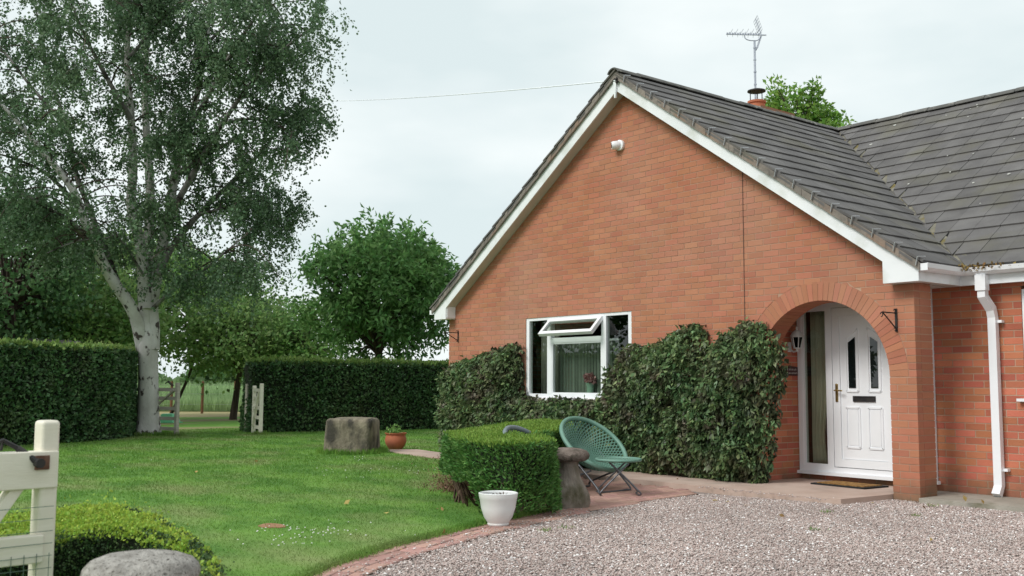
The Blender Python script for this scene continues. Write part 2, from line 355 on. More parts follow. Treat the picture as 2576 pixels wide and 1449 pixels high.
PATH_POLY = [(-9.75, -.55), (-7.7, -.80), (-5.2, -.98), (-4.15, -1.0), (-4.15, -.3), (-8.2, -.12), (-9.4, .08)]
sheet('garden_path', PATH_POLY, -.03, .046, SLAB)
PATIO = [(-.92, -4.72), (-.99, -4.51), (-1.19, -3.92), (-1.44, -3.32), (-1.57, -2.76), (-1.75, -2.05), (-1.86, -1.25), (-2.2, -1.06), (-4.3, -1.02), (-5.1, -1.05), (-4.3, -1.9), (-3.1, -3.3), (-1.6, -4.4)]
patio = sheet('patio', PATIO, -.03, .000, SAND)
SLABP = [(-.31, .82), (-.31, -.10), (-.36, -.86), (-1.25, -1.02), (-2.2, -.99), (-4.14, -.96), (-4.14, -.25), (-2.1, -.02), (-2.02, .02), (-2.02, .82)]
sheet('porch_slab', SLABP, -.03, .055, SLAB)
sheet('concrete_apron', [(.01, -.05), (7, .20), (7, .825), (-.24, .825), (-.24, .345), (.01, .345)], -.03, .045, APRON)

# block pavers of the patio, each its own piece
def bev_box(l, w, h, b=.006):
    m = MB(); x, y = l/2, w/2
    m.prism([(-x, -y, -h), (x, -y, -h), (x, y, -h), (-x, y, -h)], [(-x, -y, -b), (x, -y, -b), (x, y, -b), (-x, y, -b)])
    m.v = m.v[:8]; m.f = [f for f in m.f if f != (4, 5, 6, 7)]
    m.add([(-x+b, -y+b, 0), (x-b, -y+b, 0), (x-b, y-b, 0), (-x+b, y-b, 0)], [(0, 1, 2, 3)])
    m.f += [(4, 5, 9, 8), (5, 6, 10, 9), (6, 7, 11, 10), (7, 4, 8, 11)]
    return m
PAVME = bev_box(.196, .094, .05).mesh('paver'); PAVME.materials.append(PAVER)
cand = []
th = rad(8); ct, st_ = math.cos(th), math.sin(th)
for i in range(-40, 40):
    for j in range(-26, 26):
        u, v = i*.105, j*.21+(.105 if i % 2 else 0)
        x = -3+u*ct-v*st_; y = -2.6+u*st_+v*ct
        cand.append((x, y))
cand = np.array(cand); cand = cand[inside(PATIO, cand)]
dd = np.array([depth((x, y, 0)) for x, y in cand]); cand = cand[np.argsort(dd)]
rest = MB()
for k, (x, y) in enumerate(cand):
    z = .012+random.uniform(-.002, .002); a = th+math.pi/2+random.uniform(-.015, .015)
    if k < 225:
        o = link('paver', PAVME, None, patio); o.location = (x, y, z); o.rotation_euler = (random.uniform(-.01, .01), random.uniform(-.01, .01), a)
    else:
        b = bev_box(.196, .094, .05); c, s = math.cos(a), math.sin(a)
        rest.add([(x+c*p-s*q, y+s*p+c*q, z+r) for p, q, r in b.v], b.f)
rest.build('paver_field', PAVER, patio, kind='stuff')
# brick edging between lawn and gravel: three courses end to end along the curve
edging = MB().sweep([tuple(p) for p in EG], [(.0, -.03), (.0, .002), (-.335, .002), (-.335, -.03)]).build('brick_edging', SAND, kind='structure')
for r in range(3):
    row = np.array(offset(EG, .055+.107*r)); row = resample(row, .214); offv = .07*r
    for i in range(len(row)-1):
        p = row[i]+(row[i+1]-row[i])*(.5+.33*(r % 2)); d = row[i+1]-row[i]
        if p[1] < -9.3: continue
        o = link('brick', PAVME, None, edging); o.location = (p[0]+random.uniform(-.004, .004), p[1]+random.uniform(-.004, .004), .014+random.uniform(-.004, .003))
        o.rotation_euler = (random.uniform(-.03, .03), random.uniform(-.02, .02), math.atan2(d[1], d[0])+random.uniform(-.03, .03))

# loose gravel
GSTONE = bpy.data.materials.new('gravel_stones'); GSTONE.use_nodes = True
_t = GSTONE.node_tree; _b = _t.nodes['Principled BSDF']; _b.inputs['Roughness'].default_value = .85; _b.inputs['Specular IOR Level'].default_value = .25
_g = _t.nodes.new('ShaderNodeNewGeometry'); _c = _t.nodes.new('ShaderNodeValToRGB'); _c.color_ramp.interpolation = 'LINEAR'
for pos, c in [(0, (.14, .12, .115)), (.08, (.24, .19, .175)), (.25, (.39, .30, .275)), (.42, (.47, .36, .33)), (.58, (.45, .385, .35)), (.74, (.52, .42, .39)), (.9, (.56, .475, .445)), (1, (.62, .56, .53))]:
    e = _c.color_ramp.elements.new(pos) if pos not in (0, 1) else _c.color_ramp.elements[int(pos)]
    e.color = (*c, 1)
_t.links.new(_g.outputs['Random Per Island'], _c.inputs[0])
_n = _t.nodes.new('ShaderNodeTexNoise'); _n.inputs['Scale'].default_value = .9; _n.inputs['Detail'].default_value = 5; _t.links.new(_g.outputs['Position'], _n.inputs['Vector'])
_m = _t.nodes.new('ShaderNodeMapRange'); _m.inputs[1].default_value = .3; _m.inputs[2].default_value = .7; _m.inputs[3].default_value = .90; _m.inputs[4].default_value = 1.13; _t.links.new(_n.outputs['Fac'], _m.inputs[0])
_h = _t.nodes.new('ShaderNodeHueSaturation'); _t.links.new(_c.outputs[0], _h.inputs['Color']); _t.links.new(_m.outputs[0], _h.inputs['Value']); _t.links.new(_h.outputs[0], _b.inputs['Base Color'])
GRAVP = [tuple(p) for p in EG] + [(-1.57, -2.76), (-1.75, -2.05), (-1.84, -1.22), (-1.3, -1.03), (-.37, -.87), (-.30, -.02), (0, -.02), (0, -.06), (6, .15), (7, -4), (7, -9.6)]
N0 = 700000
P = np.stack([rng.uniform(-2, 7, N0), rng.uniform(-9.6, .3, N0)], 1); P = P[inside(GRAVP, P)]
q = pix(np.c_[P, np.zeros(len(P))]); P = P[(q[:, 2] > 3.5) & (q[:, 0] > -60) & (q[:, 0] < 3000) & (q[:, 1] < 1520)]
q = depth(np.c_[P, np.zeros(len(P))]); keep = rng.uniform(0, 1, len(P)) < np.clip((8.5/q)**.6, .5, 1); P = P[keep][:190000]
k = rng.integers(0, len(P), 2600); e = EG[rng.integers(0, len(EG), 1500)]+rng.normal(0, .09, (1500, 2))+np.array((-.05, -.02)); sl_ = np.c_[rng.uniform(-2.0, -.4, 220), rng.normal(-1.03, .05, 220)]; P = np.r_[P, e, sl_]; HZ = np.r_[np.zeros(len(P)-1720), np.full(1500, .016), np.full(220, .058)]
n = len(P); octv = np.array([(1, 0, 0), (0, 1, 0), (-1, 0, 0), (0, -1, 0), (0, 0, 1), (0, 0, -1)], float)
octf = np.array([(0, 1, 4), (1, 2, 4), (2, 3, 4), (3, 0, 4), (1, 0, 5), (2, 1, 5), (3, 2, 5), (0, 3, 5)])
sz = rng.lognormal(math.log(.0074), .28, n).clip(.0042, .015); S = np.stack([sz*rng.uniform(.9, 1.5, n), sz*rng.uniform(.7, 1.1, n), sz*rng.uniform(.5, .9, n)], 1)
S[:, 2] *= .75; V = octv[None]*S[:, None]*(1+.25*rng.uniform(-1, 1, (n, 6, 1)))
a1, a2 = rng.uniform(0, 6.28, n), rng.uniform(-.5, .5, n)
c, s = np.cos(a2)[:, None], np.sin(a2)[:, None]; V = np.stack([V[..., 0], V[..., 1]*c-V[..., 2]*s, V[..., 1]*s+V[..., 2]*c], -1)
c, s = np.cos(a1)[:, None], np.sin(a1)[:, None]; V = np.stack([V[..., 0]*c-V[..., 1]*s, V[..., 0]*s+V[..., 1]*c, V[..., 2]], -1)
V[..., 0] += P[:, 0:1]; V[..., 1] += P[:, 1:2]; V[..., 2] += rng.uniform(-.008, .006, (n, 1))+HZ[:, None]
gr = link('loose_gravel', npmesh('loose_gravel', V.reshape(-1, 3), (octf[None]+6*np.arange(n)[:, None, None]).reshape(-1, 3)), GSTONE, kind='stuff')
gr.data.shade_smooth()

# lawn grass
_s = gp(892, 1146); sbx, sby = _s[0]-.29, _s[1]+.13
N0 = 1500000
P = np.stack([rng.uniform(-19.4, 3, N0), rng.uniform(-11, 8, N0)], 1); P = P[inside(lawn_poly, P) & ~inside(PATH_POLY, P)]
q = pix(np.c_[P, np.zeros(len(P))]); ok = (q[:, 2] > 3.5) & (q[:, 0] > -80) & (q[:, 0] < 2000) & (q[:, 1] < 1520); P = P[ok]; q = q[ok]
kp = rng.uniform(0, 1, len(P)) < np.clip((7.5/q[:, 2])**1.7, .06, 1); P = P[kp]; q = q[kp]
# a ragged fringe hanging over the edging
e = np.array(EL); i = rng.integers(0, len(e), 14000); fr = e[i]+rng.normal(0, .025, (14000, 2))+rng.uniform(-.06, .06, (14000, 2))
_r = []
for (cx, cy, r0, k) in [(sbx, sby, .50, 2200), (-17.03, -1.91, .36, 1800), (gp(446, 1100)[0], gp(446, 1100)[1], .12, 300), (gp(655, 1096)[0], gp(655, 1096)[1], .12, 300)]:
    a = rng.uniform(0, 6.28, k); rr = r0+rng.normal(0, .05, k); _r.append(np.c_[cx+rr*np.cos(a), cy+rr*np.sin(a)])
_r.append(np.array([(-15.9, -3.3), (-14.5, -5.7), (-13.5, -8.4)])[rng.integers(0, 3, 10)]); _r = np.concatenate(_r); fr = np.r_[fr, _r]
P = np.r_[P, fr]; dz = np.r_[q[:, 2], depth(np.c_[fr, np.zeros(len(fr))])]
n = len(P); sc_ = np.clip(dz/8, .8, 2.2); h = .023*rng.uniform(.5, 1.3, n)*np.sqrt(sc_); w = .0038*sc_
h[-len(fr):] *= 1.25; h[-len(_r):] *= 2.2
a = rng.uniform(0, 6.28, n); lean = rng.normal(0, .018, (n, 2))
B = np.c_[P, np.full(n, .020)]; s = np.stack([np.cos(a)*w, np.sin(a)*w, np.zeros(n)], 1)
V = np.stack([B-s, B+s, B+np.c_[lean, h]], 1).reshape(-1, 3)
link('grass', npmesh('grass', V, np.arange(3*n).reshape(n, 3)), BLADE, kind='stuff')
# clover and daisy heads in drifts, and a few fallen leaves
DAISY = mat('clover_heads', (.72, .72, .68), (.8, .8, .76), scale=3, rough=.8)
cl = []
for (px, py, sp, k) in [(760, 1355, .22, 42), (820, 1345, .3, 22), (735, 1378, .12, 12), (930, 1185, .5, 16), (985, 1200, .6, 18), (905, 1157, .3, 10), (1010, 1190, .5, 6), (300, 1170, .8, 6)]:
    g = gp(px, py); cl.append(np.c_[g[0]+rng.normal(0, sp, k), g[1]+rng.normal(0, sp, k)])
cl = np.concatenate(cl); n = len(cl)
sz = rng.uniform(.006, .010, n); V = octv[None]*sz[:, None, None]*np.array((1, 1, .6)); V[..., :2] += cl[:, None, :]; V[..., 2] += rng.uniform(.035, .05, (n, 1))
link('clover_flowers', npmesh('clover_flowers', V.reshape(-1, 3), (octf[None]+6*np.arange(n)[:, None, None]).reshape(-1, 3)), DAISY, kind='stuff')
LITTER = mat('fallen_leaf', (.42, .34, .12), (.34, .20, .08), scale=9, rough=.9, island=.35, hue=.03)
lp = []
for (px, py, z) in [(490, 1186, .04), (865, 1268, .04), (965, 1290, .04), (1115, 1285, .04), (1150, 1242, .04), (1170, 1262, .04), (1095, 1280, .04), (1545, 1284, .02), (2340, 1360, .012), (1895, 1395, .012), (2330, 1280, .012), (1975, 1300, .012), (1790, 1258, .012), (1830, 1262, .012), (1880, 1270, .012), (2200, 1265, .012), (1600, 1190, .06), (880, 1137, .04), (1005, 1385, .02), (1120, 1345, .02), (2430, 1262, .06), (2475, 1268, .06), (1700, 1205, .06), (640, 1160, .04), (475, 1240, .04)]:
    g = gp(px, py, z); lp.append(g)
V, F = leaves(np.array(lp), .055, .3, (0, 0, .1), .6); V[:, 2] = np.maximum(V[:, 2], .012)
link('fallen_leaves', npmesh('fallen_leaves', V, F), LITTER, kind='stuff')
# worn bare patch in the lawn
g = gp(683, 1323, .03); b = MB(); b.prism([(g[0]+.14*math.cos(t)*(1+.2*math.sin(3*t)), g[1]+.10*math.sin(t), .02) for t in np.linspace(0, 6.28, 14, endpoint=False)],
    [(g[0]+.14*math.cos(t)*(1+.2*math.sin(3*t)), g[1]+.10*math.sin(t), .034) for t in np.linspace(0, 6.28, 14, endpoint=False)])
b.build('bare_soil_patch', mat('bare_soil', (.30, .15, .09), (.36, .20, .12), scale=20, rough=1, bump=.5), kind='structure')
# tufts of weed in the gravel
V, F = [], []
for px, py in [(1425, 1330), (2345, 1275), (2050, 1335), (1370, 1337), (2080, 1290), (2300, 1300)]:
    g = gp(px, py); k = 26
    v, f = leaves(np.c_[g[0]+rng.normal(0, .035, k), g[1]+rng.normal(0, .035, k), np.full(k, .004)], .03, .12, (0, 0, 1), .6); F.append(f+4*sum(len(x) for x in F)); V.append(v)
WEED = leafmat('weed_leaf', (.10, .17, .05), (.18, .22, .09))
link('gravel_weeds', npmesh('gravel_weeds', np.concatenate(V), np.concatenate(F)), WEED, kind='stuff')

# the wheat field beyond the paddock fence
WHEAT = mat('green_wheat', (.27, .40, .19), (.36, .50, .25), scale=.4, detail=6, rough=1, island=.2, transl=.2)
fo = gp(505, 1036); fdir = CR*np.array((1, 1, 0)); fdir /= np.linalg.norm(fdir); fin = np.array((-fdir[1], fdir[0], 0))
def fpt(u, v, z=0.0): p = fo+fdir*u+fin*v; return np.array((p[0], p[1], z))
b = MB(); b.prism([fpt(-60, 1), fpt(90, 1), fpt(260, 330), fpt(-160, 330)], [fpt(-60, 3, .72), fpt(90, 3, .72), fpt(260, 330, .9), fpt(-160, 330, .9)])
b.build('wheat_field', WHEAT, kind='structure')
n = 26000; u = rng.uniform(-10, 8, n); v = rng.exponential(2.2, n)+.2
B = fo+fdir*u[:, None]+fin*v[:, None]; B[:, 2] = np.clip((v-1)/2, 0, 1)*.6
V, F = leaves(B, .55, .018, (0, 0, 1), .14, fold=.02)
link('wheat_stalks', npmesh('wheat_stalks', V, F), WHEAT, kind='stuff')

# ================================================================== THE BUNGALOW
WL, HE, DY, XM = -8.365, 2.25, .83, -4.18       # left wall, eaves box height, wing wall set-back, ridge line
SL = .69; CA = 1/math.sqrt(1+SL*SL); SA = SL*CA  # roof slope
ZP = 5.455                                       # roof plane at the ridge
AX, AZ, AR = -1.1632, 1.2769, .8605              # arch centre and radius
house = thing('bungalow', 'red brick bungalow with a steep front gable, arched porch and dark tiled roof', 'house')
wall_g = MB(); wall_w = MB(); wall_p = MB(); wall_r = MB(); wall_l = MB()
BR = []                                          # brick records: (8 points, frame matrix or None, wall, material)
def rot(U, I, O):                                # u along the wall, i into the wall
    m = Matrix.Identity(4)
    for k in range(3): m[k][0] = U[k]; m[k][1] = I[k]; m[k][2] = (0, 0, 1)[k]; m[k][3] = O[k]
    return m
def lay(O, U, I, z0, z1, fn, mb, wall, tint, off=0.0, dep=.1025, mdep=.10, mrec=.004):
    O, U, I = (np.array(a, float) for a in (O, U, I)); Z = np.array((0, 0, 1.0)); k = 0
    def P(u, i, z): return O+U*u+I*i+Z*z
    zb = z0
    while zb < z1-.01:
        zt = min(zb+.065, z1); zm = min(zb+.075, z1)
        a, c, d = fn(zb+.002), fn(zt-.002), fn(zm-.002)
        if not (len(a) == len(c) == len(d)): a = c = d = fn((zb+zt)/2)
        for (l0, r0), (l1, r1), (l2, r2) in zip(a, c, d):
            e = .003
            if r0-l0 > .02 and r2-l2 > -.2:
                l2_, r2_ = (l2, r2) if r2 > l2 else ((l2+r2)/2,)*2
                mb.hexa([P(l0+e, mrec, zb), P(r0-e, mrec, zb), P(r0-e, mdep, zb), P(l0+e, mdep, zb), P(l2_+e, mrec, zm), P(r2_-e, mrec, zm), P(r2_-e, mdep, zm), P(l2_+e, mdep, zm)])
            i0 = math.floor((min(l0, l1)-off)/.225)-1
            u = off+i0*.225+(.1125 if k % 2 else 0)
            while u < max(r0, r1):
                q = [max(u, l0), min(u+.215, r0), max(u, l1), min(u+.215, r1)]
                w0, w1 = q[1]-q[0], q[3]-q[2]
                if max(w0, w1) > .03 and min(w0, w1) > -.11:
                    if w0 < 0: q[0] = q[1] = (q[0]+q[1])/2
                    if w1 < 0: q[2] = q[3] = (q[2]+q[3])/2
                    full = abs(w0-.215) < 1e-6 and abs(w1-.215) < 1e-6 and abs(zt-zb-.065) < 1e-6
                    j = random.uniform(-.0012, .0012)
                    BR.append(([P(q[0], j, zb), P(q[1], j, zb), P(q[1], dep, zb), P(q[0], dep, zb), P(q[2], j, zt), P(q[3], j, zt), P(q[3], dep, zt), P(q[2], dep, zt)],
                               rot(U, I, P(q[0], j, zb)) if full else None, wall, tint))
                u += .225
        zb += .075; k += 1
WX0, WX1, WZ0, WZ1 = -6.35, -4.105, .975, 2.205
def gable(z):
    h = min(4.185, max(0, (5.34-z)/SL)); L, Rr = XM-h, min(XM+h, 0.0)
    iv = [(L, Rr)]
    def cut(iv, a, b):
        o = []
        for l, r in iv:
            if b <= l or a >= r: o.append((l, r)); continue
            if a > l: o.append((l, a))
            if b < r: o.append((b, r))
        return o
    if WZ0 < z < WZ1: iv = cut(iv, WX0, WX1)
    if z < AZ: iv = cut(iv, AX-AR, AX+AR)
    else:
        q = (AR+.222)**2-(z-AZ)**2
        if q > 0: iv = cut(iv, AX-math.sqrt(q), AX+math.sqrt(q))
    return iv
lay((0, 0, 0), (1, 0, 0), (0, 1, 0), AZ-18*.075, 5.3, gable, wall_g, 'g', BRICK, off=.01, mdep=.105)
# porch arch: ring of bricks on edge, each a piece
na = 44
for k in range(na):
    a0 = math.pi*k/na+.0028; a1 = math.pi*(k+1)/na-.0028
    def pt(a, r, y): return np.array((AX-math.cos(a)*r, y, AZ+math.sin(a)*r))
    j = random.uniform(-.001, .001)
    BR.append(([pt(a0, AR, j), pt(a1, AR, j), pt(a1, AR, .331), pt(a0, AR, .331), pt(a0, AR+.215, j), pt(a1, AR+.215, j), pt(a1, AR+.215, .331), pt(a0, AR+.215, .331)], None, 'g', BRICK))
for k in range(na):
    a0 = math.pi*k/na; a1 = math.pi*(k+1)/na; ro = AR+.27
    wall_g.hexa([pt(a0, AR+.004, .0045), pt(a1, AR+.004, .0045), pt(a1, AR+.004, .327), pt(a0, AR+.004, .327), pt(a0, ro, .0045), pt(a1, ro, .0045), pt(a1, ro, .327), pt(a0, ro, .327)])
# inner leaf of the porch front above and beside the arch
wall_g.box(-.303+.004, -.004, .105, .327, -.03, AZ); wall_g.box(AX+AR+.21, -.004, .105, .327, AZ, HE+.2); wall_g.box(AX-1.2, -.004, .105, .327, AZ+AR+.2, HE+.2)
wall_g.box(AX-1.3, AX-AR-.21, .105, .327, AZ, HE+.2)
# pier: right face, left reveal, back
wall_p.box(-.1, -.0028, .1025, .3255, AZ-18*.075, HE+.15)
for k in range(32):
    zb = AZ-18*.075+k*.075; y0 = .1065 if k % 2 else .1085; j = random.uniform(-.001, .001)
    BR.append(([(j, y0, zb), (j, .331, zb), (-.1, .331, zb), (-.1, y0, zb), (j, y0, zb+.065), (j, .331, zb+.065), (-.1, .331, zb+.065), (-.1, y0, zb+.065)], None, 'p', BRICK))
lay((AX+AR, .331, 0), (0, -1, 0), (1, 0, 0), -.03, AZ, lambda z: [(0, .2185)], wall_r, 'r', BRICK, off=.0, dep=.1, mdep=.1)
# porch left wall, deep in the porch
lay((AX-AR, .1125, 0), (0, 1, 0), (-1, 0, 0), -.03, HE+.1, lambda z: [(0, .72)] if z < AZ else [(.22, .72)], wall_l, 'l', BRICKW, off=.0, dep=.1, mdep=.1)
# wing wall
def wing(z):
    if 1.045 < z < 2.19: return [(-.256, .715), (2.2, 7.0)]
    return [(-.256, 7.0)]
lay((0, DY, 0), (1, 0, 0), (0, 1, 0), -.03, HE+.1, wing, wall_w, 'w', BRICKW, off=.07)
lay((0, DY, 0), (1, 0, 0), (0, 1, 0), -.03, .13, lambda z: [(-2.02, -.257)], wall_w, 'w', BRICKW, off=-2.02)
walls = dict(g=wall_g.build('wall', MORTAR, house), p=wall_p.build('wall', MORTAR, house), r=wall_r.build('wall', MORTAR, house), l=wall_l.build('wall', MORTARW, house), w=wall_w.build('wall', MORTARW, house))
walls['g']['label'] = 'wide gable wall of orange red brick'; walls['w']['label'] = 'darker red brick wall of the side wing'
# the 300 bricks that show largest are pieces of their own
FULLB = MB().box(0, .215, 0, .1025, 0, .065)
FULL = {}
for m in (BRICK, BRICKW):
    me = FULLB.mesh('brick'); me.materials.append(m); FULL[m.name] = me
def score(r):
    q = pix(np.array(r[0])); c = q.mean(0); d = c[2]
    if not (0 < c[0] < 2576 and 0 < c[1] < 1449): return 0
    ctr = np.mean(r[0], axis=0)
    if r[2] == 'g' and ctr[2] < 1.6 and ctr[0] < AX-AR+.05: return 0
    if r[2] == 'r': return 0
    f = q[[0, 1, 5, 4], :2]
    x, y = f[:, 0], f[:, 1]; return abs(np.dot(x, np.roll(y, 1))-np.dot(y, np.roll(x, 1)))/2
sc_ = np.array([score(r) for r in BR]); top = set(np.argsort(-sc_)[:300].tolist())
field = {}
for i, (P8, mw, wn_, m) in enumerate(BR):
    if i in top:
        if mw is not None:
            o = link('brick', FULL[m.name], None, walls[wn_]); o.matrix_local = mw
        else: MB().hexa(P8).build('brick', m, walls[wn_])
    else: field.setdefault((wn_, m.name), (m, MB()))[1].hexa(P8)
for (wn_, _), (m, b) in field.items(): b.build('brick_field', m, walls[wn_], kind='stuff')
# the rest of the shell
BRP = bpy.data.materials.new('brickwork'); BRP.use_nodes = True; _t = BRP.node_tree; _b = _t.nodes['Principled BSDF']; _b.inputs['Roughness'].default_value = .9
_bt = _t.nodes.new('ShaderNodeTexBrick'); _bt.inputs['Scale'].default_value = 1; _bt.inputs['Brick Width'].default_value = .225; _bt.inputs['Row Height'].default_value = .075; _bt.inputs['Mortar Size'].default_value = .008
_bt.inputs['Color1'].default_value = (.38, .13, .065, 1); _bt.inputs['Color2'].default_value = (.32, .10, .05, 1); _bt.inputs['Mortar'].default_value = (.26, .19, .13, 1)
_co = _t.nodes.new('ShaderNodeTexCoord'); _sx = _t.nodes.new('ShaderNodeSeparateXYZ'); _ad = _t.nodes.new('ShaderNodeMath'); _cx = _t.nodes.new('ShaderNodeCombineXYZ')
_t.links.new(_co.outputs['Object'], _sx.inputs[0]); _t.links.new(_sx.outputs[0], _ad.inputs[0]); _t.links.new(_sx.outputs[1], _ad.inputs[1]); _t.links.new(_ad.outputs[0], _cx.inputs[0]); _t.links.new(_sx.outputs[2], _cx.inputs[1])
_t.links.new(_cx.outputs[0], _bt.inputs['Vector']); _t.links.new(_bt.outputs[0], _b.inputs['Base Color'])
b = MB(); b.box(WL+.003, WL+.103, .1055, 9.2, -.03, 2.5); b.box(WL+.104, 7.0, 9.1, 9.2, -.03, 2.5); b.box(6.9, 6.999, DY+.11, 9.09, -.03, 2.5)
b.prism([(WL+.1, 9.1, 2.5), (-.02, 9.1, 2.5), (XM, 9.1, 5.2)], [(WL+.1, 9.2, 2.5), (-.02, 9.2, 2.5), (XM, 9.2, 5.2)])
b.prism([(6.9, DY+.2, 2.5), (6.9, 9.1, 2.5), (6.9, 5.0, 5.2)], [(6.99, DY+.2, 2.5), (6.99, 9.1, 2.5), (6.99, 5.0, 5.2)])
b.build('rear_wall', BRP, house)
b = MB(); b.box(WL+.2, -2.25, 2.6, 2.7, .0, 2.35); b.box(WL+.2, -2.11, .14, 9, 2.3, 2.35); b.box(-2.11, 6.8, .96, 9, 2.3, 2.35); b.box(-2.25, -2.14, .12, 2.6, 0, 2.3); b.box(-2.1, 6.8, 2.6, 2.7, 0, 2.3); b.box(WL+.2, 6.8, .95, 9, -.02, .06); b.box(WL+.2, -2.3, .12, .95, -.02, .06)
b.build('interior_wall', INNER, house)

# roof: underlay, tiles, ridge, valley
EX = .22; EY = .606; YR = 5.006
def zp(x): return ZP-SL*abs(x-XM)
b = MB(); t_ = -.035
def slab4(P): b.prism([tuple(np.array(p)+(0, 0, t_)) for p in P], [tuple(np.array(p)+(0, 0, -.008)) for p in P])
slab4([(XM, -.23, ZP), (EX-.03, -.23, zp(EX-.03)), (EX-.03, EY+.02, zp(EX-.03)), (XM, YR, ZP)])
slab4([(XM, 9.5, ZP), (2*XM-EX+.03, 9.5, zp(EX-.03)), (2*XM-EX+.03, -.23, zp(EX-.03)), (XM, -.23, ZP)])
slab4([(XM, YR, ZP), (EX, EY+.03, zp(EX)), (7.2, EY+.03, zp(EX)), (7.2, YR, ZP)])
slab4([(7.2, YR, ZP), (7.2, 9.5, ZP-SL*4.49), (XM, 9.5, ZP-SL*4.49), (XM, YR, ZP)])
roof = b.build('roof', TILE, house)
GA = .297; NR = 18
FR_G = Matrix(((0, -CA, SA, XM), (1, 0, 0, 0), (0, SA, CA, ZP), (0, 0, 0, 1)))           # local x along ridge (+Y), y up the slope, z out
FR_W = Matrix(((1, 0, 0, 0), (0, CA, -SA, YR), (0, SA, CA, ZP), (0, 0, 0, 1)))
FR_L = Matrix(((0, CA, -SA, XM), (-1, 0, 0, 0), (0, SA, CA, ZP), (0, 0, 0, 1)))
TL, TT = .35, .026
def tile_pts(x0l, x1l, x0u, x1u, yl):     # lower edge raised, upper edge tucked under the next course
    yu = yl+TL
    return [(x0l, yl, .014), (x1l, yl, .014), (x1u, yu, -.006), (x0u, yu, -.006), (x0l, yl, .014+TT), (x1l, yl, .014+TT), (x1u, yu, TT-.006), (x0u, yu, TT-.006)]
TW = .30
TM = MB().hexa(tile_pts(0, TW-.005, 0, TW-.005, 0)).mesh('tile'); TM.materials.append(TILE)
TI = []
for k in range(NR):
    yl = -(k+1)*GA; tl = (k+1)*GA*CA; tu = max(0, ((k+1)*GA-TL)*CA)
    vl, vu = EY+(EX-(XM+tl)), EY+(EX-(XM+tu))
    x = -.225
    while x < max(vl, vu)-.05:
        q = [x, min(x+TW-.005, vl-.045), x, min(x+TW-.005, vu-.045)]
        if q[1]-q[0] > .02 or q[3]-q[2] > .02:
            q[1] = max(q[1], q[0]+.004); q[3] = max(q[3], q[2]+.004)
            TI.append((FR_G, q, yl, x, q[1]-q[0] > TW-.006 and q[3]-q[2] > TW-.006))
        x += TW
    xl, xu = XM+tl, XM+tu
    x = -4.2
    while x < 7.1:
        q = [max(x, xl+.045), x+TW-.005, max(x, xu+.045), x+TW-.005]
        if q[1]-q[0] > .02 or q[3]-q[2] > .02:
            q[0] = min(q[0], q[1]-.004); q[2] = min(q[2], q[3]-.004)
            TI.append((FR_W, q, yl, x, q[0] == x and q[2] == x))
        x += TW
    for x in (-.05, .245-TW+.0): TI.append((FR_L, [x, x+TW-.005, x, x+TW-.005], yl, x, True))
def tscore(r):
    fr, q, yl, x, full = r
    P = np.array([fr @ Vector(p) for p in tile_pts(q[0], q[1], q[2], q[3], yl)[4:]]); Q = pix(P)
    c = Q.mean(0)
    if fr is FR_L or not (0 < c[0] < 2576 and 0 < c[1] < 1449): return 0
    a, d = Q[:, 0], Q[:, 1]; return abs(np.dot(a, np.roll(d, 1))-np.dot(d, np.roll(a, 1)))/2
sc_ = np.array([tscore(r) for r in TI]); top = set(np.argsort(-sc_)[:300].tolist()); rest = MB()
for i, (fr, q, yl, x, full) in enumerate(TI):
    dz = random.uniform(0, .004); ry = random.uniform(-.006, .006)
    if i in top:
        if full:
            o = link('tile', TM, None, roof); o.matrix_local = fr @ Matrix.Translation((x, yl+random.uniform(-.004, .004), dz)) @ Matrix.Rotation(ry, 4, 'Y')
        else:
            b = MB().hexa([fr @ Vector((p[0], p[1], p[2]+dz)) for p in tile_pts(*q, yl)]); b.build('tile', TILE, roof)
    else: rest.hexa([fr @ Vector((p[0], p[1], p[2]+dz)) for p in tile_pts(*q, yl)])
rest.build('tile_field', TILE, roof, kind='stuff')
def ridge(a, d, n, nm='ridge_tile'):
    for k in range(n):
        m = MB(); L = .45; r = .125; A = []; B = []; s = np.cross(d, (0, 0, 1))
        for t in np.linspace(-1.15, 1.15, 9):
            A.append(np.array(a)+d*(k*L+.004)+s*math.sin(t)*r+np.array((0, 0, math.cos(t)*r-.06))); B.append(A[-1]+d*(L-.008))
        for t in np.linspace(1.15, -1.15, 9):
            A.append(np.array(a)+d*(k*L+.004)+s*math.sin(t)*(r-.02)+np.array((0, 0, math.cos(t)*(r-.02)-.06))); B.append(A[-1]+d*(L-.008))
        z = random.uniform(-.006, .006); m.prism([p+(0, 0, z) for p in A], [p+(0, 0, z) for p in B]); m.build(nm, RIDGE, roof)
ridge((XM, -.26, ZP+.005), np.array((0, 1.0, 0)), 12)
ridge((XM-.1, YR, ZP+.005), np.array((1.0, 0, 0)), 25)
b = MB()
v0 = np.array((EX+.02, EY-.02, zp(EX)-.01)); v1 = np.array((XM, YR, ZP-.01)); nseg = 44; L_, R_ = [], []
for k in range(nseg+1):
    p = v0+(v1-v0)*k/nseg; w = .070+random.uniform(-.012, .012); L_.append(p+np.array((-w, -w, w*SL*.9+.034))); R_.append(p+np.array((w, w, w*SL*.9+.034)))
for k in range(nseg):
    c0, c1 = v0+(v1-v0)*k/nseg+(0, 0, .022), v0+(v1-v0)*(k+1)/nseg+(0, 0, .022)
    b.add([L_[k], c0, c1, L_[k+1]], [(0, 1, 2, 3)]); b.add([c0, R_[k], R_[k+1], c1], [(0, 1, 2, 3)])
b.build('valley', TILEV, roof)
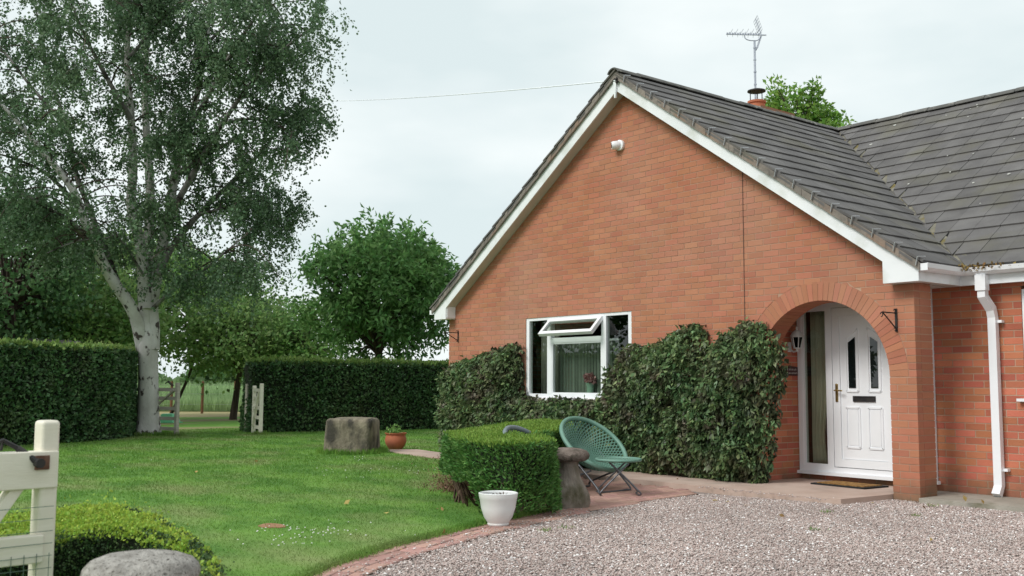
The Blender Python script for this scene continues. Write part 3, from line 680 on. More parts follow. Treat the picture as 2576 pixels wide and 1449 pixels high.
# lichen spots on the wing slope
LICH = mat('lichen', (.40, .40, .37), (.55, .55, .52), scale=30, rough=1)
b = MB()
for _ in range(46):
    x, t = random.uniform(-3.6, 2.2), random.uniform(.05, 4.6)
    if x < XM+t*CA+.2: continue
    r = random.choice((.012, .015, .02, .03)); c = FR_W @ Vector((x, -t, .045))
    A = [FR_W @ Vector((x+r*random.uniform(.6, 1.2)*math.cos(a), -t+r*random.uniform(.5, .9)*math.sin(a), .034)) for a in np.linspace(0, 6.28, 7, endpoint=False)]
    n_ = Vector((0, -SA, CA))*.012; b.prism(A, [p+n_ for p in A])
b.build('lichen', LICH, roof, kind='stuff')

# verge mortar, barge boards, eaves boxes, soffits
OV = -.19
def bz(x, h): return h-SL*abs(x-XM)
b = MB()
for sgn in (1, -1):
    xe = EX-.02 if sgn > 0 else 2*XM-EX+.02; n_ = 60; A = []
    for k in range(n_):
        x0 = XM+(xe-XM)*k/n_; x1 = XM+(xe-XM)*(k+1)/n_; y = OV-.040+.004*math.sin(k*.9)+.003*math.sin(k*2.3+1)
        lo0, lo1, hi0, hi1 = bz(x0, 5.375), bz(x1, 5.375), bz(x0, ZP+.004), bz(x1, ZP+.004)
        b.hexa([(x0, y, lo0), (x1, y, lo1), (x1, OV+.1, lo1), (x0, OV+.1, lo0), (x0, y, hi0), (x1, y, hi1), (x1, OV+.1, hi1), (x0, OV+.1, hi0)])
b.build('verge_mortar', VERGE, roof)
for sgn in (1, -1):
    b = MB()
    xe = -.2345 if sgn > 0 else -8.20; xo = .166 if sgn > 0 else -8.53
    def q(x, h, y): return (x, y, bz(x, h))
    T, Lw = 5.385, 5.205
    A = [q(XM, Lw, OV), q(xe, Lw, OV), (xe, OV, HE), (xo, OV, HE), (xo, OV, bz(xo, T)), q(XM, T, OV)]
    B = [(x, OV+.022, z) for x, _, z in A]
    b.prism(A, B) if sgn > 0 else b.prism(A[::-1], B[::-1])
    b.build('barge_board', BARGE, house)
    b = MB()     # return of the eaves box and its base, to the wall
    lo, hi = min(xe, xo), max(xe, xo)
    b.box(lo+.003, hi-.003, OV+.0225, -.002, HE+.002, HE+.02)
    b.box(xe-.012, xe+.0, OV+.0225, -.002, HE+.0205, bz(xe, Lw)+.05) if sgn > 0 else b.box(xe, xe+.012, OV+.0225, -.002, HE+.0205, bz(xe, Lw)+.05)
    b.build('eaves_box', BARGE, house)
    b = MB()
    A = [(XM, OV+.0225, Lw+.012), (xe, OV+.0225, bz(xe, Lw+.012)), (xe, -.002, bz(xe, Lw+.012)), (XM, -.002, Lw+.012)]
    Bq = [(x, y, z+.02) for x, y, z in A]; b.prism(A, Bq); b.build('soffit', SOFF, house)
# finial block at the apex with its little iron fixing
b = MB(); b.prism([(XM-.03, OV-.03, 5.33), (XM+.03, OV-.03, 5.33), (XM+.012, OV-.03, 5.10), (XM-.012, OV-.03, 5.10)], [(XM-.03, OV-.002, 5.33), (XM+.03, OV-.002, 5.33), (XM+.012, OV-.002, 5.10), (XM-.012, OV-.002, 5.10)]); b.build('finial', BARGE, house)
b = MB(); b.lathe([(.004, -.05), (.022, -.02), (.012, 0), (.026, .02), (.004, .05)], 10, (XM+.05, OV-.04, 5.33)); b.tube([(XM+.05, OV-.06, 5.33), (XM+.05, OV+.01, 5.33)], .008); b.build('cable_hook', IRON, house)
# verge clips: one bent strip per course
for k in range(NR):
    x = XM+(k+.8)*GA*CA; z = bz(x, ZP); m = MB()
    up = np.array((SA, 0, CA)); p0 = np.array((x, OV-.055, z-.05)); p1 = np.array((x, OV-.062, z))+up*.048; p2 = np.array((x+.03, OV+.02, z))+up*.052
    m.bar(p0, p1, .02, .006, (1, 0, 0)); m.bar(p1, p2, .006, .02, (1, 0, 0)); m.build('verge_clip', METAL, roof)

# fascia, gutter, downpipe
b = MB(); b.sweep([(.166, OV+.03), (.166, .655), (7.1, .655)], [(0, HE), (0, HE+.19), (-.02, HE+.19), (-.02, HE)]); b.build('fascia', BARGE, house)
b = MB(); b.box(.0, .145, .0, .66, HE+.01, HE+.02); b.box(-.3, 7.05, .676, DY-.002, HE+.01, HE+.02); b.box(AX-1.0, -.02, .335, .68, HE+.0, HE+.018); b.build('soffit', SOFF, house)
GUT = [(0, .075), (0, 0), (.07, 0), (.10, .028), (.112, .075), (.100, .075), (.090, .034), (.066, .010), (.010, .010), (.010, .075)]
b = MB(); b.sweep([(.168, OV-.02), (.168, .653), (7.1, .653)], [(a+.002, z+HE+.10) for a, z in GUT]); b.box(.171, .279, OV-.022, OV-.0205, HE+.10, HE+.172); b.build('gutter', UPVC, house)
b = MB(); b.sweep([(-8.53, .6), (-8.53, OV-.02)], [(a+.002, z+HE+.09) for a, z in GUT]); b.box(-8.64, -8.532, OV-.022, OV-.0205, HE+.09, HE+.162); b.build('gutter', UPVC, house)
b = MB(); b.sweep([(-8.45, .30), (-8.45, .24), (-8.38, .24), (-8.38, .30)], [(0, 0), (0, 2.3), (-.004, 2.3), (-.004, 0)]); b.build('downpipe', UPVC, house)
dp = MB(); s_ = .041*math.sqrt(2)
dp.tube([(.42, .62, 2.36), (.42, .62, 2.12), (.445, .735, 1.99), (.445, .765, 1.90), (.445, .765, .16), (.445, .70, .06)], s_, n=4)
dpo = dp.build('downpipe', UPVC, house)
b = MB(); b.box(.365, .475, .565, .652, 2.18, 2.345); b.build('outlet', UPVC, dpo)
for z in (1.86, .32):
    b = MB(); b.box(.40, .535, .765, .825, z-.014, z+.014); b.build('pipe_bracket', UPVC, dpo)
# dead leaves collected in the gutter corner
k = 260; Pq = np.c_[rng.normal(.25, .10, k), rng.normal(.56, .05, k), rng.uniform(HE+.15, HE+.19, k)]
Pq[k//3:, 0] += rng.exponential(.25, k-k//3)
V, F = leaves(Pq, .035, .35, (0, 0, .2), .8)
link('gutter_debris', npmesh('gutter_debris', V, F), mat('dead_leaf', (.16, .08, .03), (.25, .19, .07), scale=20, rough=1, island=.4), house, kind='stuff')
# movement joint in the gable wall
b = MB(); b.box(-2.200, -2.189, -.0030, .002, 0.0, bz(-2.2, 5.2)); b.build('movement_joint', mat('joint_sealant', (.10, .055, .04), rough=.9), house)

# ---- front window
win = MB(); fy0, fy1 = .012, .075
def fr_rect(m, x0, x1, z0, z1, w, y0, y1):
    m.box(x0, x0+w, y0, y1, z0, z1); m.box(x1-w, x1, y0, y1, z0, z1); m.box(x0+w, x1-w, y0, y1, z0, z0+w); m.box(x0+w, x1-w, y0, y1, z1-w, z1)
fr_rect(win, WX0+.004, WX1-.004, WZ0+.0, WZ1-.004, .068, fy0, fy1)
win.box(-5.86, -5.765, fy0-.004, fy1, WZ0+.068, WZ1-.072); win.box(-4.70, -4.605, fy0-.004, fy1, WZ0+.068, WZ1-.072)
win.box(-5.765, -4.70, fy0-.002, fy1, 1.79, 1.86)
fr_rect(win, -5.765, -4.70, WZ0+.068, 1.79, .022, fy0+.003, fy1-.01)
wino = win.build('window', UPVC, house)
def pane(x0, x1, z0, z1, y, parent, m=GLASS): return MB().box(x0, x1, y, y+.006, z0, z1).build('pane', m, parent)
pane(WX0+.073, -5.861, WZ0+.069, WZ1-.073, .045, wino); pane(-4.604, WX1-.073, WZ0+.069, WZ1-.073, .045, wino); pane(-5.742, -4.723, WZ0+.091, 1.767, .045, wino)
sill = MB().box(WX0-.05, WX1+.05, -.06, .10, WZ0-.03, WZ0-.001).build('sill', UPVC, wino)
# open top-hung light
hz = WZ1-.075; a = rad(44); dx = np.array((1, 0, 0)); dn = np.array((0, -math.sin(a), -math.cos(a))); out = np.array((0, -math.cos(a), math.sin(a)))
def sp(x, d, t): return np.array((x, .005, hz))+dn*d+out*t+dx*0
def sbar(m, x0, x1, d0, d1, t0, t1): m.hexa([sp(x0, d0, t0), sp(x1, d0, t0), sp(x1, d1, t0), sp(x0, d1, t0), sp(x0, d0, t1), sp(x1, d0, t1), sp(x1, d1, t1), sp(x0, d1, t1)])
m = MB(); x0, x1, H = -5.80, -4.665, .315
sbar(m, x0, x0+.055, 0, H, -.035, .018); sbar(m, x1-.055, x1, 0, H, -.035, .018); sbar(m, x0+.055, x1-.055, 0, .055, -.035, .018); sbar(m, x0+.055, x1-.055, H-.055, H, -.035, .018)
sash = m.build('top_light', UPVC, wino)
m = MB(); sbar(m, x0+.056, x1-.056, .056, H-.056, -.012, -.006); m.build('pane', GLASS, sash)
# ---- front door screen in the wing wall
dm = MB(); Y0, Y1 = .775, .84
fr_rect(dm, -2.012, -.258, .155, 2.175, .062, Y0, Y1); dm.box(-1.585, -1.525, Y0, Y1, .217, 2.113); dm.box(-.72, -.66, Y0, Y1, .217, 2.113)
fr_rect(dm, -1.95, -1.585, .217, 2.113, .03, Y0+.006, Y1); fr_rect(dm, -.66, -.320, .217, 2.113, .03, Y0+.006, Y1)
dm.box(-2.035, -.215, .735, .80, .118, .154)
scr = dm.build('door_frame', UPVC, house)
MB().box(-2.012, -.258, .79, .87, 2.1765, 2.262).build('head_board', UPVC, house)
pane(-1.919, -1.616, .248, 2.082, .80, scr); pane(-.629, -.351, .248, 2.082, .80, scr)
dl = MB(); fr_rect(dl, -1.519, -.726, .225, 2.107, .095, Y0+.004, Y1); dl.box(-1.421, -.824, Y0+.018, Y1-.005, .323, 2.009); dl.box(-1.424, -.821, Y0+.03, Y1-.01, .320, 2.012)
door = dl.build('door', UPVC, house)
def ring(m, pts, w, y0, y1):      # raised moulding along a closed outline
    for i in range(len(pts)):
        a_, b_ = np.array(pts[i]), np.array(pts[(i+1) % len(pts)]); m.bar((a_[0], (y0+y1)/2, a_[1]), (b_[0], (y0+y1)/2, b_[1]), y1-y0, w, (0, 1, 0)) if False else m.bar((a_[0], (y0+y1)/2, a_[1]), (b_[0], (y0+y1)/2, b_[1]), w, y1-y0, (0, 1, 0))
for xc, lean in ((-1.262, 1), (-.972, -1)):
    o1 = [(xc-.078, 1.115), (xc+.078, 1.115), (xc+.078, 1.80+.05*lean), (xc-.078, 1.80-.05*lean)]
    m = MB(); ring(m, o1, .02, Y0+.006, Y0+.026); m.build('panel_moulding', UPVC, door)
    o2 = [(xc-.046, 1.155), (xc+.046, 1.155), (xc+.046, 1.72+.03*lean), (xc-.046, 1.72-.03*lean)]
    m = MB(); m.prism([(x, Y0+.010, z) for x, z in o2], [(x, Y0+.022, z) for x, z in o2]); m.build('pane', GLASSD, door)
    o3 = [(xc-.088, .46), (xc+.088, .46), (xc+.088, .925), (xc-.088, .925)]
    m = MB(); ring(m, o3, .022, Y0+.006, Y0+.024); m.box(xc-.066, xc+.066, Y0+.011, Y0+.025, .485, .90); m.build('panel_moulding', UPVC, door)
m = MB(); fr_rect(m, -1.255, -.965, .995, 1.062, .012, Y0+.002, Y0+.02); m.box(-1.243, -.977, Y0+.008, Y0+.02, 1.007, 1.05); m.build('letter_plate', IRON, door)
m = MB(); m.box(-1.484, -1.450, Y0-.004, Y0+.0035, .99, 1.20); m.tube([(-1.467, Y0, 1.125), (-1.467, Y0-.05, 1.125), (-1.36, Y0-.055, 1.122)], .009, 8); m.lathe([(.012, 0), (.014, .01), (.006, .02)], 10, (-1.467, Y0-.006, 1.185)); m.build('handle', BRASS, door)
# ---- sliver of the wing window at the right edge
m = MB(); fr_rect(m, .718, 2.198, 1.06, 2.188, .065, .842, .90); m.box(1.42, 1.49, .842, .90, 1.125, 2.123); wo = m.build('window', UPVC, house)
pane(.784, 1.419, 1.126, 2.122, .87, wo); pane(1.491, 2.132, 1.126, 2.122, .87, wo); MB().box(.66, 2.26, .755, .90, 1.028, 1.058).build('sill', UPVC, wo)
# ---- chimney on the far slope
ch = np.array((-5.70, 4.86))
m = MB(); m.box(ch[0]-.30, ch[0]+.30, ch[1]-.30, ch[1]+.62, 4.0, 6.04); m.box(ch[0]-.34, ch[0]+.34, ch[1]-.33, ch[1]+.65, 6.04, 6.10); cho = m.build('chimney', BRP, roof)
m = MB(); m.lathe([(.155, 0), (.145, .14), (.165, .15), (.165, .19), (.14, .195), (.12, .12)], 20, (ch[0], ch[1], 6.101)); autosmooth(m.build('chimney_pot', TERRA, roof))
m = MB(); m.lathe([(.165, 0), (.162, .02), (.07, .05), (.01, .06)], 20, (ch[0], ch[1], 6.47))
for a in (0, 2.1, 4.2): m.tube([(ch[0]+.12*math.cos(a), ch[1]+.12*math.sin(a), 6.22), (ch[0]+.12*math.cos(a), ch[1]+.12*math.sin(a), 6.475)], .009, 5)
autosmooth(m.build('chimney_cowl', IRON, roof))

# ================================================================== HEDGES AND CLIMBERS
def hedge_shape(path, w, h, step=.25, batter=.0):
    """centre line -> rings of (left base, left top, right top, right base)"""
    C = resample(path, step); L = np.array(offset(C, w/2)); R_ = np.array(offset(C, -w/2)); return C, L, R_
def sample_quad(A, B, C, D, n):
    u, v = rng.uniform(0, 1, (n, 1)), rng.uniform(0, 1, (n, 1)); return (A*(1-u)+B*u)*(1-v)+(D*(1-u)+C*u)*v
def hedge(name, label, path, w, h, dens, leaf, lw, mside, mtop, core_m, spread=.9, round_=.06, topdens=1.0, under=0.0, up=.25, depthj=.05, cat='hedge', group=None, topleaf=None, z0=.02, inset=.06, wobble=.045):
    C, L, R_ = hedge_shape(path, w, h); org = np.array((C[len(C)//2][0], C[len(C)//2][1], 0))
    t = thing(name, label, cat, org, group=group)
    k = len(C); e3 = lambda p, z: np.array((p[0], p[1], z))
    b = MB(); cw = w/2-inset
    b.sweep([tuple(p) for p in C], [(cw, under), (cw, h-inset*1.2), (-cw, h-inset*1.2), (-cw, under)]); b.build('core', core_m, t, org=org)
    VS, NS, VT, NT = [], [], [], []
    for i in range(k-1):
        for (A, B, sgn) in ((L[i], L[i+1], 1), (R_[i], R_[i+1], -1)):
            d = B-A; l = np.linalg.norm(d); nrm = np.array((-d[1], d[0], 0))/(l+1e-9)*sgn; n = rng.poisson(l*(h-under)*dens)
            if n:
                VS.append(sample_quad(e3(A, under), e3(B, under), e3(B, h), e3(A, h), n)); NS.append(np.tile(nrm, (n, 1)))
        l = np.linalg.norm(C[i+1]-C[i]); n = rng.poisson(l*w*dens*topdens)
        if n: VT.append(sample_quad(e3(L[i], h), e3(L[i+1], h), e3(R_[i+1], h), e3(R_[i], h), n))
    for (A, B, d) in ((L[0], R_[0], C[0]-C[1]), (L[-1], R_[-1], C[-1]-C[-2])):
        n = rng.poisson(w*(h-under)*dens); nrm = np.array((d[0], d[1], 0)); nrm /= np.linalg.norm(nrm)
        VS.append(sample_quad(e3(A, under), e3(B, under), e3(B, h), e3(A, h), n)); NS.append(np.tile(nrm, (n, 1)))
    VS, NS = np.concatenate(VS), np.concatenate(NS); VT = np.concatenate(VT)
    def wob(P): return wobble*(np.sin(P[:, 0]*2.1+P[:, 2]*3)+np.sin(P[:, 1]*2.7+P[:, 2]*2.2)+.6*np.sin(P[:, 0]*7+P[:, 1]*6+P[:, 2]*8))/2
    rr = np.clip((VS[:, 2]-(h-round_))/round_, 0, 1)**2*round_*.6
    VS = VS+NS*(wob(VS)-rr-rng.exponential(depthj, len(VS))*.6)[:, None]
    VT = VT+np.c_[np.zeros((len(VT), 2)), wob(VT)*.5-rng.exponential(depthj*.4, len(VT))+rng.exponential(.022, len(VT))]
    v, f = leaves(VS, leaf, lw, NS*.6+np.array((0, 0, up)), spread); foliage('side_foliage', v, f, mside, t, org)
    v, f = leaves(VT, topleaf or leaf, lw, (0, 0, 1), spread*.8); foliage('top_foliage', v, f, mtop, t, org)
    return t, org
HEDGE = leafmat('hedge_leaf', (.033, .070, .028), (.060, .116, .044), island=.5, hue=.025, transl=.15, rough=.45, c3=(.085, .105, .045), s3=1.4, r3=(.56, .78))
HEDGET = leafmat('hedge_new_leaf', (.11, .175, .042), (.16, .235, .065), island=.3, hue=.02, transl=.3)
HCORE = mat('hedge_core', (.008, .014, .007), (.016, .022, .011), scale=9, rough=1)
hedge('tall_hedge', 'tall dark clipped hedge left of the silver birch', [(-13.1, -11.5), (-13.9, -8.5), (-14.95, -5.7), (-16.1, -3.45), (-18.4, -2.35)], 1.1, 1.86, 1250, .075, .34, HEDGE, HEDGET, HCORE, topdens=.9)
hedge('tall_hedge', 'tall dark clipped hedge between the garden gate and the house', [(-17.45, .55), (-17.0, 2.5), (-16.65, 5.2), (-16.4, 9.5)], 1.1, 1.68, 1250, .075, .34, HEDGE, HEDGET, HCORE, topdens=.9)
YEW = leafmat('topiary_needles', (.042, .108, .024), (.082, .175, .042), island=.4, hue=.02, transl=.2, scale=2)
YEWT = leafmat('topiary_new_needles', (.105, .185, .026), (.15, .235, .045), island=.3, hue=.015, transl=.3, scale=2)
# the clipped topiary is an S that curls round the patio seats
tp = thing('clipped_box_hedge', 'waist high clipped S shaped hedge with a flat light green top beside the patio', 'hedge', (-2.4, -3.4, 0))
OUTL = [gp(*a, .66)[:2] for a in [(1116, 1093), (1140, 1104), (1175, 1111), (1240, 1117), (1310, 1119), (1396, 1113), (1375, 1106), (1330, 1099), (1296, 1091), (1312, 1089), (1345, 1091), (1388, 1086), (1432, 1080), (1438, 1066), (1410, 1058), (1350, 1061), (1280, 1068), (1225, 1076), (1170, 1084)]]
OL = resample(OUTL+[OUTL[0]], .07); cen = np.array((-2.4, -3.4, 0)); hT = .665
def inset_poly(P, d):
    n = len(P); out = []
    A = sum(P[i][0]*P[(i+1) % n][1]-P[(i+1) % n][0]*P[i][1] for i in range(n)); sg = 1 if A > 0 else -1
    for i in range(n):
        t = P[(i+1) % n]-P[i-1]; t = t/(np.linalg.norm(t)+1e-9); out.append(P[i]+sg*d*np.array((-t[1], t[0])))
    return np.array(out), sg
IN, sg = inset_poly(OL, .05)
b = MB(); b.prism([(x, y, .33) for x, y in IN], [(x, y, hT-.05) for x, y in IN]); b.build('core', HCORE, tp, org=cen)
VS, NS = [], []
for i in range(len(OL)):
    A, B = OL[i], OL[(i+1) % len(OL)]; d = B-A; l = np.linalg.norm(d); nr = -sg*np.array((-d[1], d[0]))/(l+1e-9); n = rng.poisson(l*hT*6500)
    if not n: continue
    z = rng.uniform(.02, hT, n); u = rng.uniform(0, 1, (n, 1)); p = A+d*u
    # the left flank is bare underneath, its foliage hangs out above brown stems
    lf = np.clip((-1.72-p[:, 0])/.45, 0, 1)*(p[:, 1]+p[:, 0]*.35 < -4.55); cutz = .05+.24*np.clip(lf*1.4, 0, 1)+.03*np.sin(p[:, 0]*9)
    k = z > cutz; tuck = np.clip((.34-z)/.34, 0, 1)**1.5*.16*np.clip(lf*1.4, 0, 1)
    P3 = np.c_[p-nr*tuck[:, None], z]
    VS.append(P3[k]); NS.append(np.tile((nr[0], nr[1], 0), (k.sum(), 1)))
VS, NS = np.concatenate(VS), np.concatenate(NS)
VS = VS+NS*(.018*np.sin(VS[:, :1]*8+VS[:, 2:]*7)+.02*np.sin(VS[:, 1:2]*5+VS[:, 2:]*4)-rng.exponential(.025, (len(VS), 1)))
rr = np.clip((VS[:, 2:]-(hT-.05))/.05, 0, 1)**2*.03; VS = VS-NS*rr
v, f = leaves(VS, .042, .16, NS*.7+np.array((0, 0, .55)), .5, fold=.05); foliage('side_foliage', v, f, YEW, tp, cen)
lo, hi = OL.min(0), OL.max(0); Q = rng.uniform(lo, hi, (int((hi-lo).prod()*7500), 2)); Q = Q[inside(OL, Q)]
VT = np.c_[Q, hT+.010*np.sin(Q[:, 0]*6)*np.sin(Q[:, 1]*5)-rng.exponential(.012, len(Q))]
v, f = leaves(VT, .040, .17, (0, 0, 1), .55, fold=.05); foliage('top_foliage', v, f, YEWT, tp, cen)
b = MB()
for _ in range(120):
    i = rng.integers(0, len(IN)); p = IN[i]; q = np.array((-2.4, -3.55))*.25+p*.75
    if p[0] > -1.5 and p[1] < -3.9: continue
    b.tube([(q[0]+random.uniform(-.1, .1), q[1]+random.uniform(-.1, .1), .0), ((p[0]+q[0])/2, (p[1]+q[1])/2, .15), (p[0], p[1], .32)], [.014, .011, .005], 4)
b.build('stems', TWIG, tp, org=cen, kind='stuff')
# dead brown foliage under the bare flank
g = gp(1180, 1250); k = 5200; Pq = np.c_[g[0]-.22+rng.normal(0, .24, k), g[1]+.14+rng.normal(0, .13, k), rng.exponential(.13, k).clip(0, .36)]
v, f = leaves(Pq, .04, .12, (0, 0, .3), .8); foliage('dead_foliage', v, f, leafmat('dead_needles', (.10, .055, .035), (.17, .10, .065), transl=.1), tp, cen)

BOX = leafmat('box_leaf', (.028, .055, .018), (.055, .095, .030), island=.5, hue=.03, transl=.2)
BOXT = leafmat('box_new_leaf', (.19, .285, .036), (.27, .355, .062), island=.3, hue=.025, transl=.35)
def poly_hedge(name, label, outl, h, dens, leaf, lw, mside, mtop, topleaf):
    O_ = resample(list(outl)+[outl[0]], .05); org = np.array((*O_.mean(0), 0)); t = thing(name, label, 'hedge', org); I_, sg = inset_poly(O_, .04)
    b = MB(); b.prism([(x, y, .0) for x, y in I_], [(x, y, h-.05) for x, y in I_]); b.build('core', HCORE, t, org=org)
    VS, NS = [], []
    for i in range(len(O_)):
        A, B = O_[i], O_[(i+1) % len(O_)]; d = B-A; l = np.linalg.norm(d)
        if l < 1e-6: continue
        nr = -sg*np.array((-d[1], d[0]))/l; n = rng.poisson(l*h*dens); VS.append(np.c_[A+d*rng.uniform(0, 1, (n, 1)), rng.uniform(0, h, n)]); NS.append(np.tile((nr[0], nr[1], 0), (n, 1)))
    VS, NS = np.concatenate(VS), np.concatenate(NS); rr = np.clip((VS[:, 2:]-(h-.09))/.09, 0, 1)**2*.05
    VS = VS+NS*(.012*np.sin(VS[:, :1]*9+VS[:, 2:]*12)+.014*np.sin(VS[:, 1:2]*13+VS[:, 2:]*7)-rng.exponential(.016, (len(VS), 1))-rr)
    v, f = leaves(VS, leaf, lw, NS*.6+np.array((0, 0, .3)), .8); foliage('side_foliage', v, f, mside, t, org)
    lo, hi = O_.min(0), O_.max(0); Q = rng.uniform(lo, hi, (int((hi-lo).prod()*dens*1.1), 2)); Q = Q[inside(O_, Q)]
    dd_ = np.min(np.linalg.norm(Q[:, None, :]-O_[None, ::3, :], axis=2), axis=1); edge = np.clip(1-dd_/.16, 0, 1)**2*.055
    z = h+.014*np.sin(Q[:, 0]*9)*np.sin(Q[:, 1]*8)+.008*np.sin(Q[:, 0]*21+Q[:, 1]*17)-rng.exponential(.012, len(Q))-edge+(rng.uniform(0, 1, len(Q)) < .05)*rng.exponential(.02, len(Q))
    v, f = leaves(np.c_[Q, z], topleaf, lw, (0, 0, 1), .75); foliage('top_foliage', v, f, mtop, t, org); return t
fp = [gp(*a, .375)[:2] for a in [(-260, 1350), (-90, 1312), (40, 1291), (130, 1277), (230, 1271), (330, 1276), (430, 1311), (520, 1371), (556, 1430), (575, 1500), (520, 1520), (512, 1440), (480, 1398), (425, 1364), (365, 1345), (290, 1338), (200, 1341), (100, 1352), (-40, 1375), (-220, 1420)]]
poly_hedge('low_box_hedge', 'low curved box hedge with yellow green top behind the front gate', fp, .385, 14000, .016, .36, BOX, BOXT, .018)

# creeper on the gable wall: three plants grown together
CREEP = leafmat('creeper_leaf', (.046, .082, .034), (.098, .150, .062), island=.6, hue=.035, transl=.18, rough=.42, scale=1.5, c3=(.135, .105, .078), s3=2.6, r3=(.45, .70))
CREEPN = leafmat('creeper_new_leaf', (.075, .125, .045), (.125, .175, .075), island=.4, hue=.04, transl=.3, rough=.45, scale=1.5)
def creeper(name, label, outline, thick, dens, seed):
    """outline in (x, z) on the wall, leaves hanging in a bulging layer in front of it"""
    o = np.array(outline); org = np.array((o[:, 0].mean(), -.1, 0)); t = thing(name, label, 'creeper', org)
    lo, hi = o.min(0), o.max(0); n = int((hi-lo).prod()*dens); Q = rng.uniform(lo, hi, (n, 2))
    Q = Q+0.04*np.c_[np.sin(Q[:, 1]*17+seed), np.sin(Q[:, 0]*15+seed)]; Q = Q[inside(outline, Q)]
    # distance to the outline gives the bulge
    d = np.full(len(Q), 9.0)
    for i in range(len(o)):
        a, c = o[i], o[(i+1) % len(o)]; e = c-a; u = np.clip(((Q-a) @ e)/(e @ e), 0, 1); d = np.minimum(d, np.linalg.norm(Q-(a+u[:, None]*e), axis=1))
    bul = thick*np.sqrt(np.clip(d/.32, 0, 1))*(.8+.14*np.sin(Q[:, 0]*5.1+seed)*np.sin(Q[:, 1]*6.3+seed)+.12*np.sin(Q[:, 0]*11+Q[:, 1]*13))
    bul = np.maximum(bul, .06)
    y = -bul*(1-rng.exponential(.16, len(Q)).clip(0, .9)); P3 = np.c_[Q[:, 0], y, Q[:, 1]]
    v, f = leaves(P3, .074, .23, (.10, -.62, -.85), .5, fold=.10, lvar=.55); foliage('leaves', v, f, CREEP, t, org)
    k = len(Q)//45; ix = rng.integers(0, len(Q), k); V2 = []
    for i in ix:
        n_ = 9; az = rng.normal(0, .5); st = np.array((Q[i, 0], -bul[i]*.95, Q[i, 1])); d_ = np.array((math.sin(az)*.6, -.7, rng.uniform(-.5, .6))); V2.append(st+d_*np.linspace(0, rng.uniform(.06, .16), n_)[:, None]+rng.normal(0, .012, (n_, 3)))
    v, f = leaves(np.concatenate(V2), .062, .22, (.1, -.6, -.6), .6); foliage('new_shoots', v, f, CREEPN, t, org)
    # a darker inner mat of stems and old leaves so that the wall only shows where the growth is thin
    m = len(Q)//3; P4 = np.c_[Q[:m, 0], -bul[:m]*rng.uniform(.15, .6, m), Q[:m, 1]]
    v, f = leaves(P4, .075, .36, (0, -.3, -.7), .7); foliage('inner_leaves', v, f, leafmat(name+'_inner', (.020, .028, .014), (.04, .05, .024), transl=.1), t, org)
    b = MB()
    for _ in range(26):
        x0 = random.uniform(lo[0]+.4, hi[0]-.45); q = [(x0, -.03, 0.0)]
        for k in range(7):
            x0 += random.uniform(-.09, .09); q.append((x0, -.03-random.uniform(0, .05), (k+1)*min(hi[1], 1.0)*.12))
        b.tube(q, np.linspace(.013, .004, 8), 4)
    b.build('stems', TWIG, t, org=org, kind='stuff'); return t
creeper('wall_creeper', 'dark creeper covering the wall left of and below the front window', [(-8.30, .0), (-8.38, .8), (-8.32, 1.45), (-7.95, 1.58), (-7.6, 1.60), (-7.3, 1.70), (-6.95, 1.74), (-6.6, 1.82), (-6.37, 1.80), (-6.36, 1.25), (-6.32, 1.02), (-5.9, .99), (-5.4, 1.0), (-4.9, .98), (-4.5, 1.03), (-4.3, .5), (-4.2, .0)], .42, 3300, 1)
creeper('wall_creeper', 'bushy creeper on the wall just right of the front window, peaked on its right', [(-4.75, .0), (-4.6, .95), (-4.42, 1.32), (-4.2, 1.62), (-4.0, 1.74), (-3.7, 1.70), (-3.45, 1.76), (-3.2, 1.90), (-2.95, 1.97), (-2.78, 1.93), (-2.70, 1.66), (-2.45, 1.2), (-2.3, .0)], .50, 3300, 2)
creeper('wall_creeper', 'tall glossy creeper on the wall beside the porch arch', [(-3.0, .0), (-2.9, 1.2), (-2.62, 1.62), (-2.45, 1.82), (-2.25, 1.9), (-2.05, 1.98), (-1.9, 1.95), (-1.74, 1.82), (-1.58, 1.62), (-1.56, 1.35), (-1.66, 1.08), (-1.70, .7), (-1.78, .4), (-1.86, .0)], .54, 3300, 3)

# ================================================================== TREES
def limb(b, pts, r0, r1, n=7, sub=4):
    P = resample([tuple(p) for p in pts], max(.12, np.linalg.norm(np.array(pts[-1])-np.array(pts[0]))/(sub*len(pts)))); k = len(P)
    b.tube(P, np.linspace(r0, r1, k), n); return P
birch_at = np.array((-17.03, -1.91, 0))
birch = thing('silver_birch', 'tall white barked birch tree with forked trunk and drooping leaves', 'tree', birch_at)
tb = MB(); tb2 = MB()
D0 = 22.5
def bp(x, y, dd=0.0): return at(x, y, D0+dd)
base = bp(374, 1104)
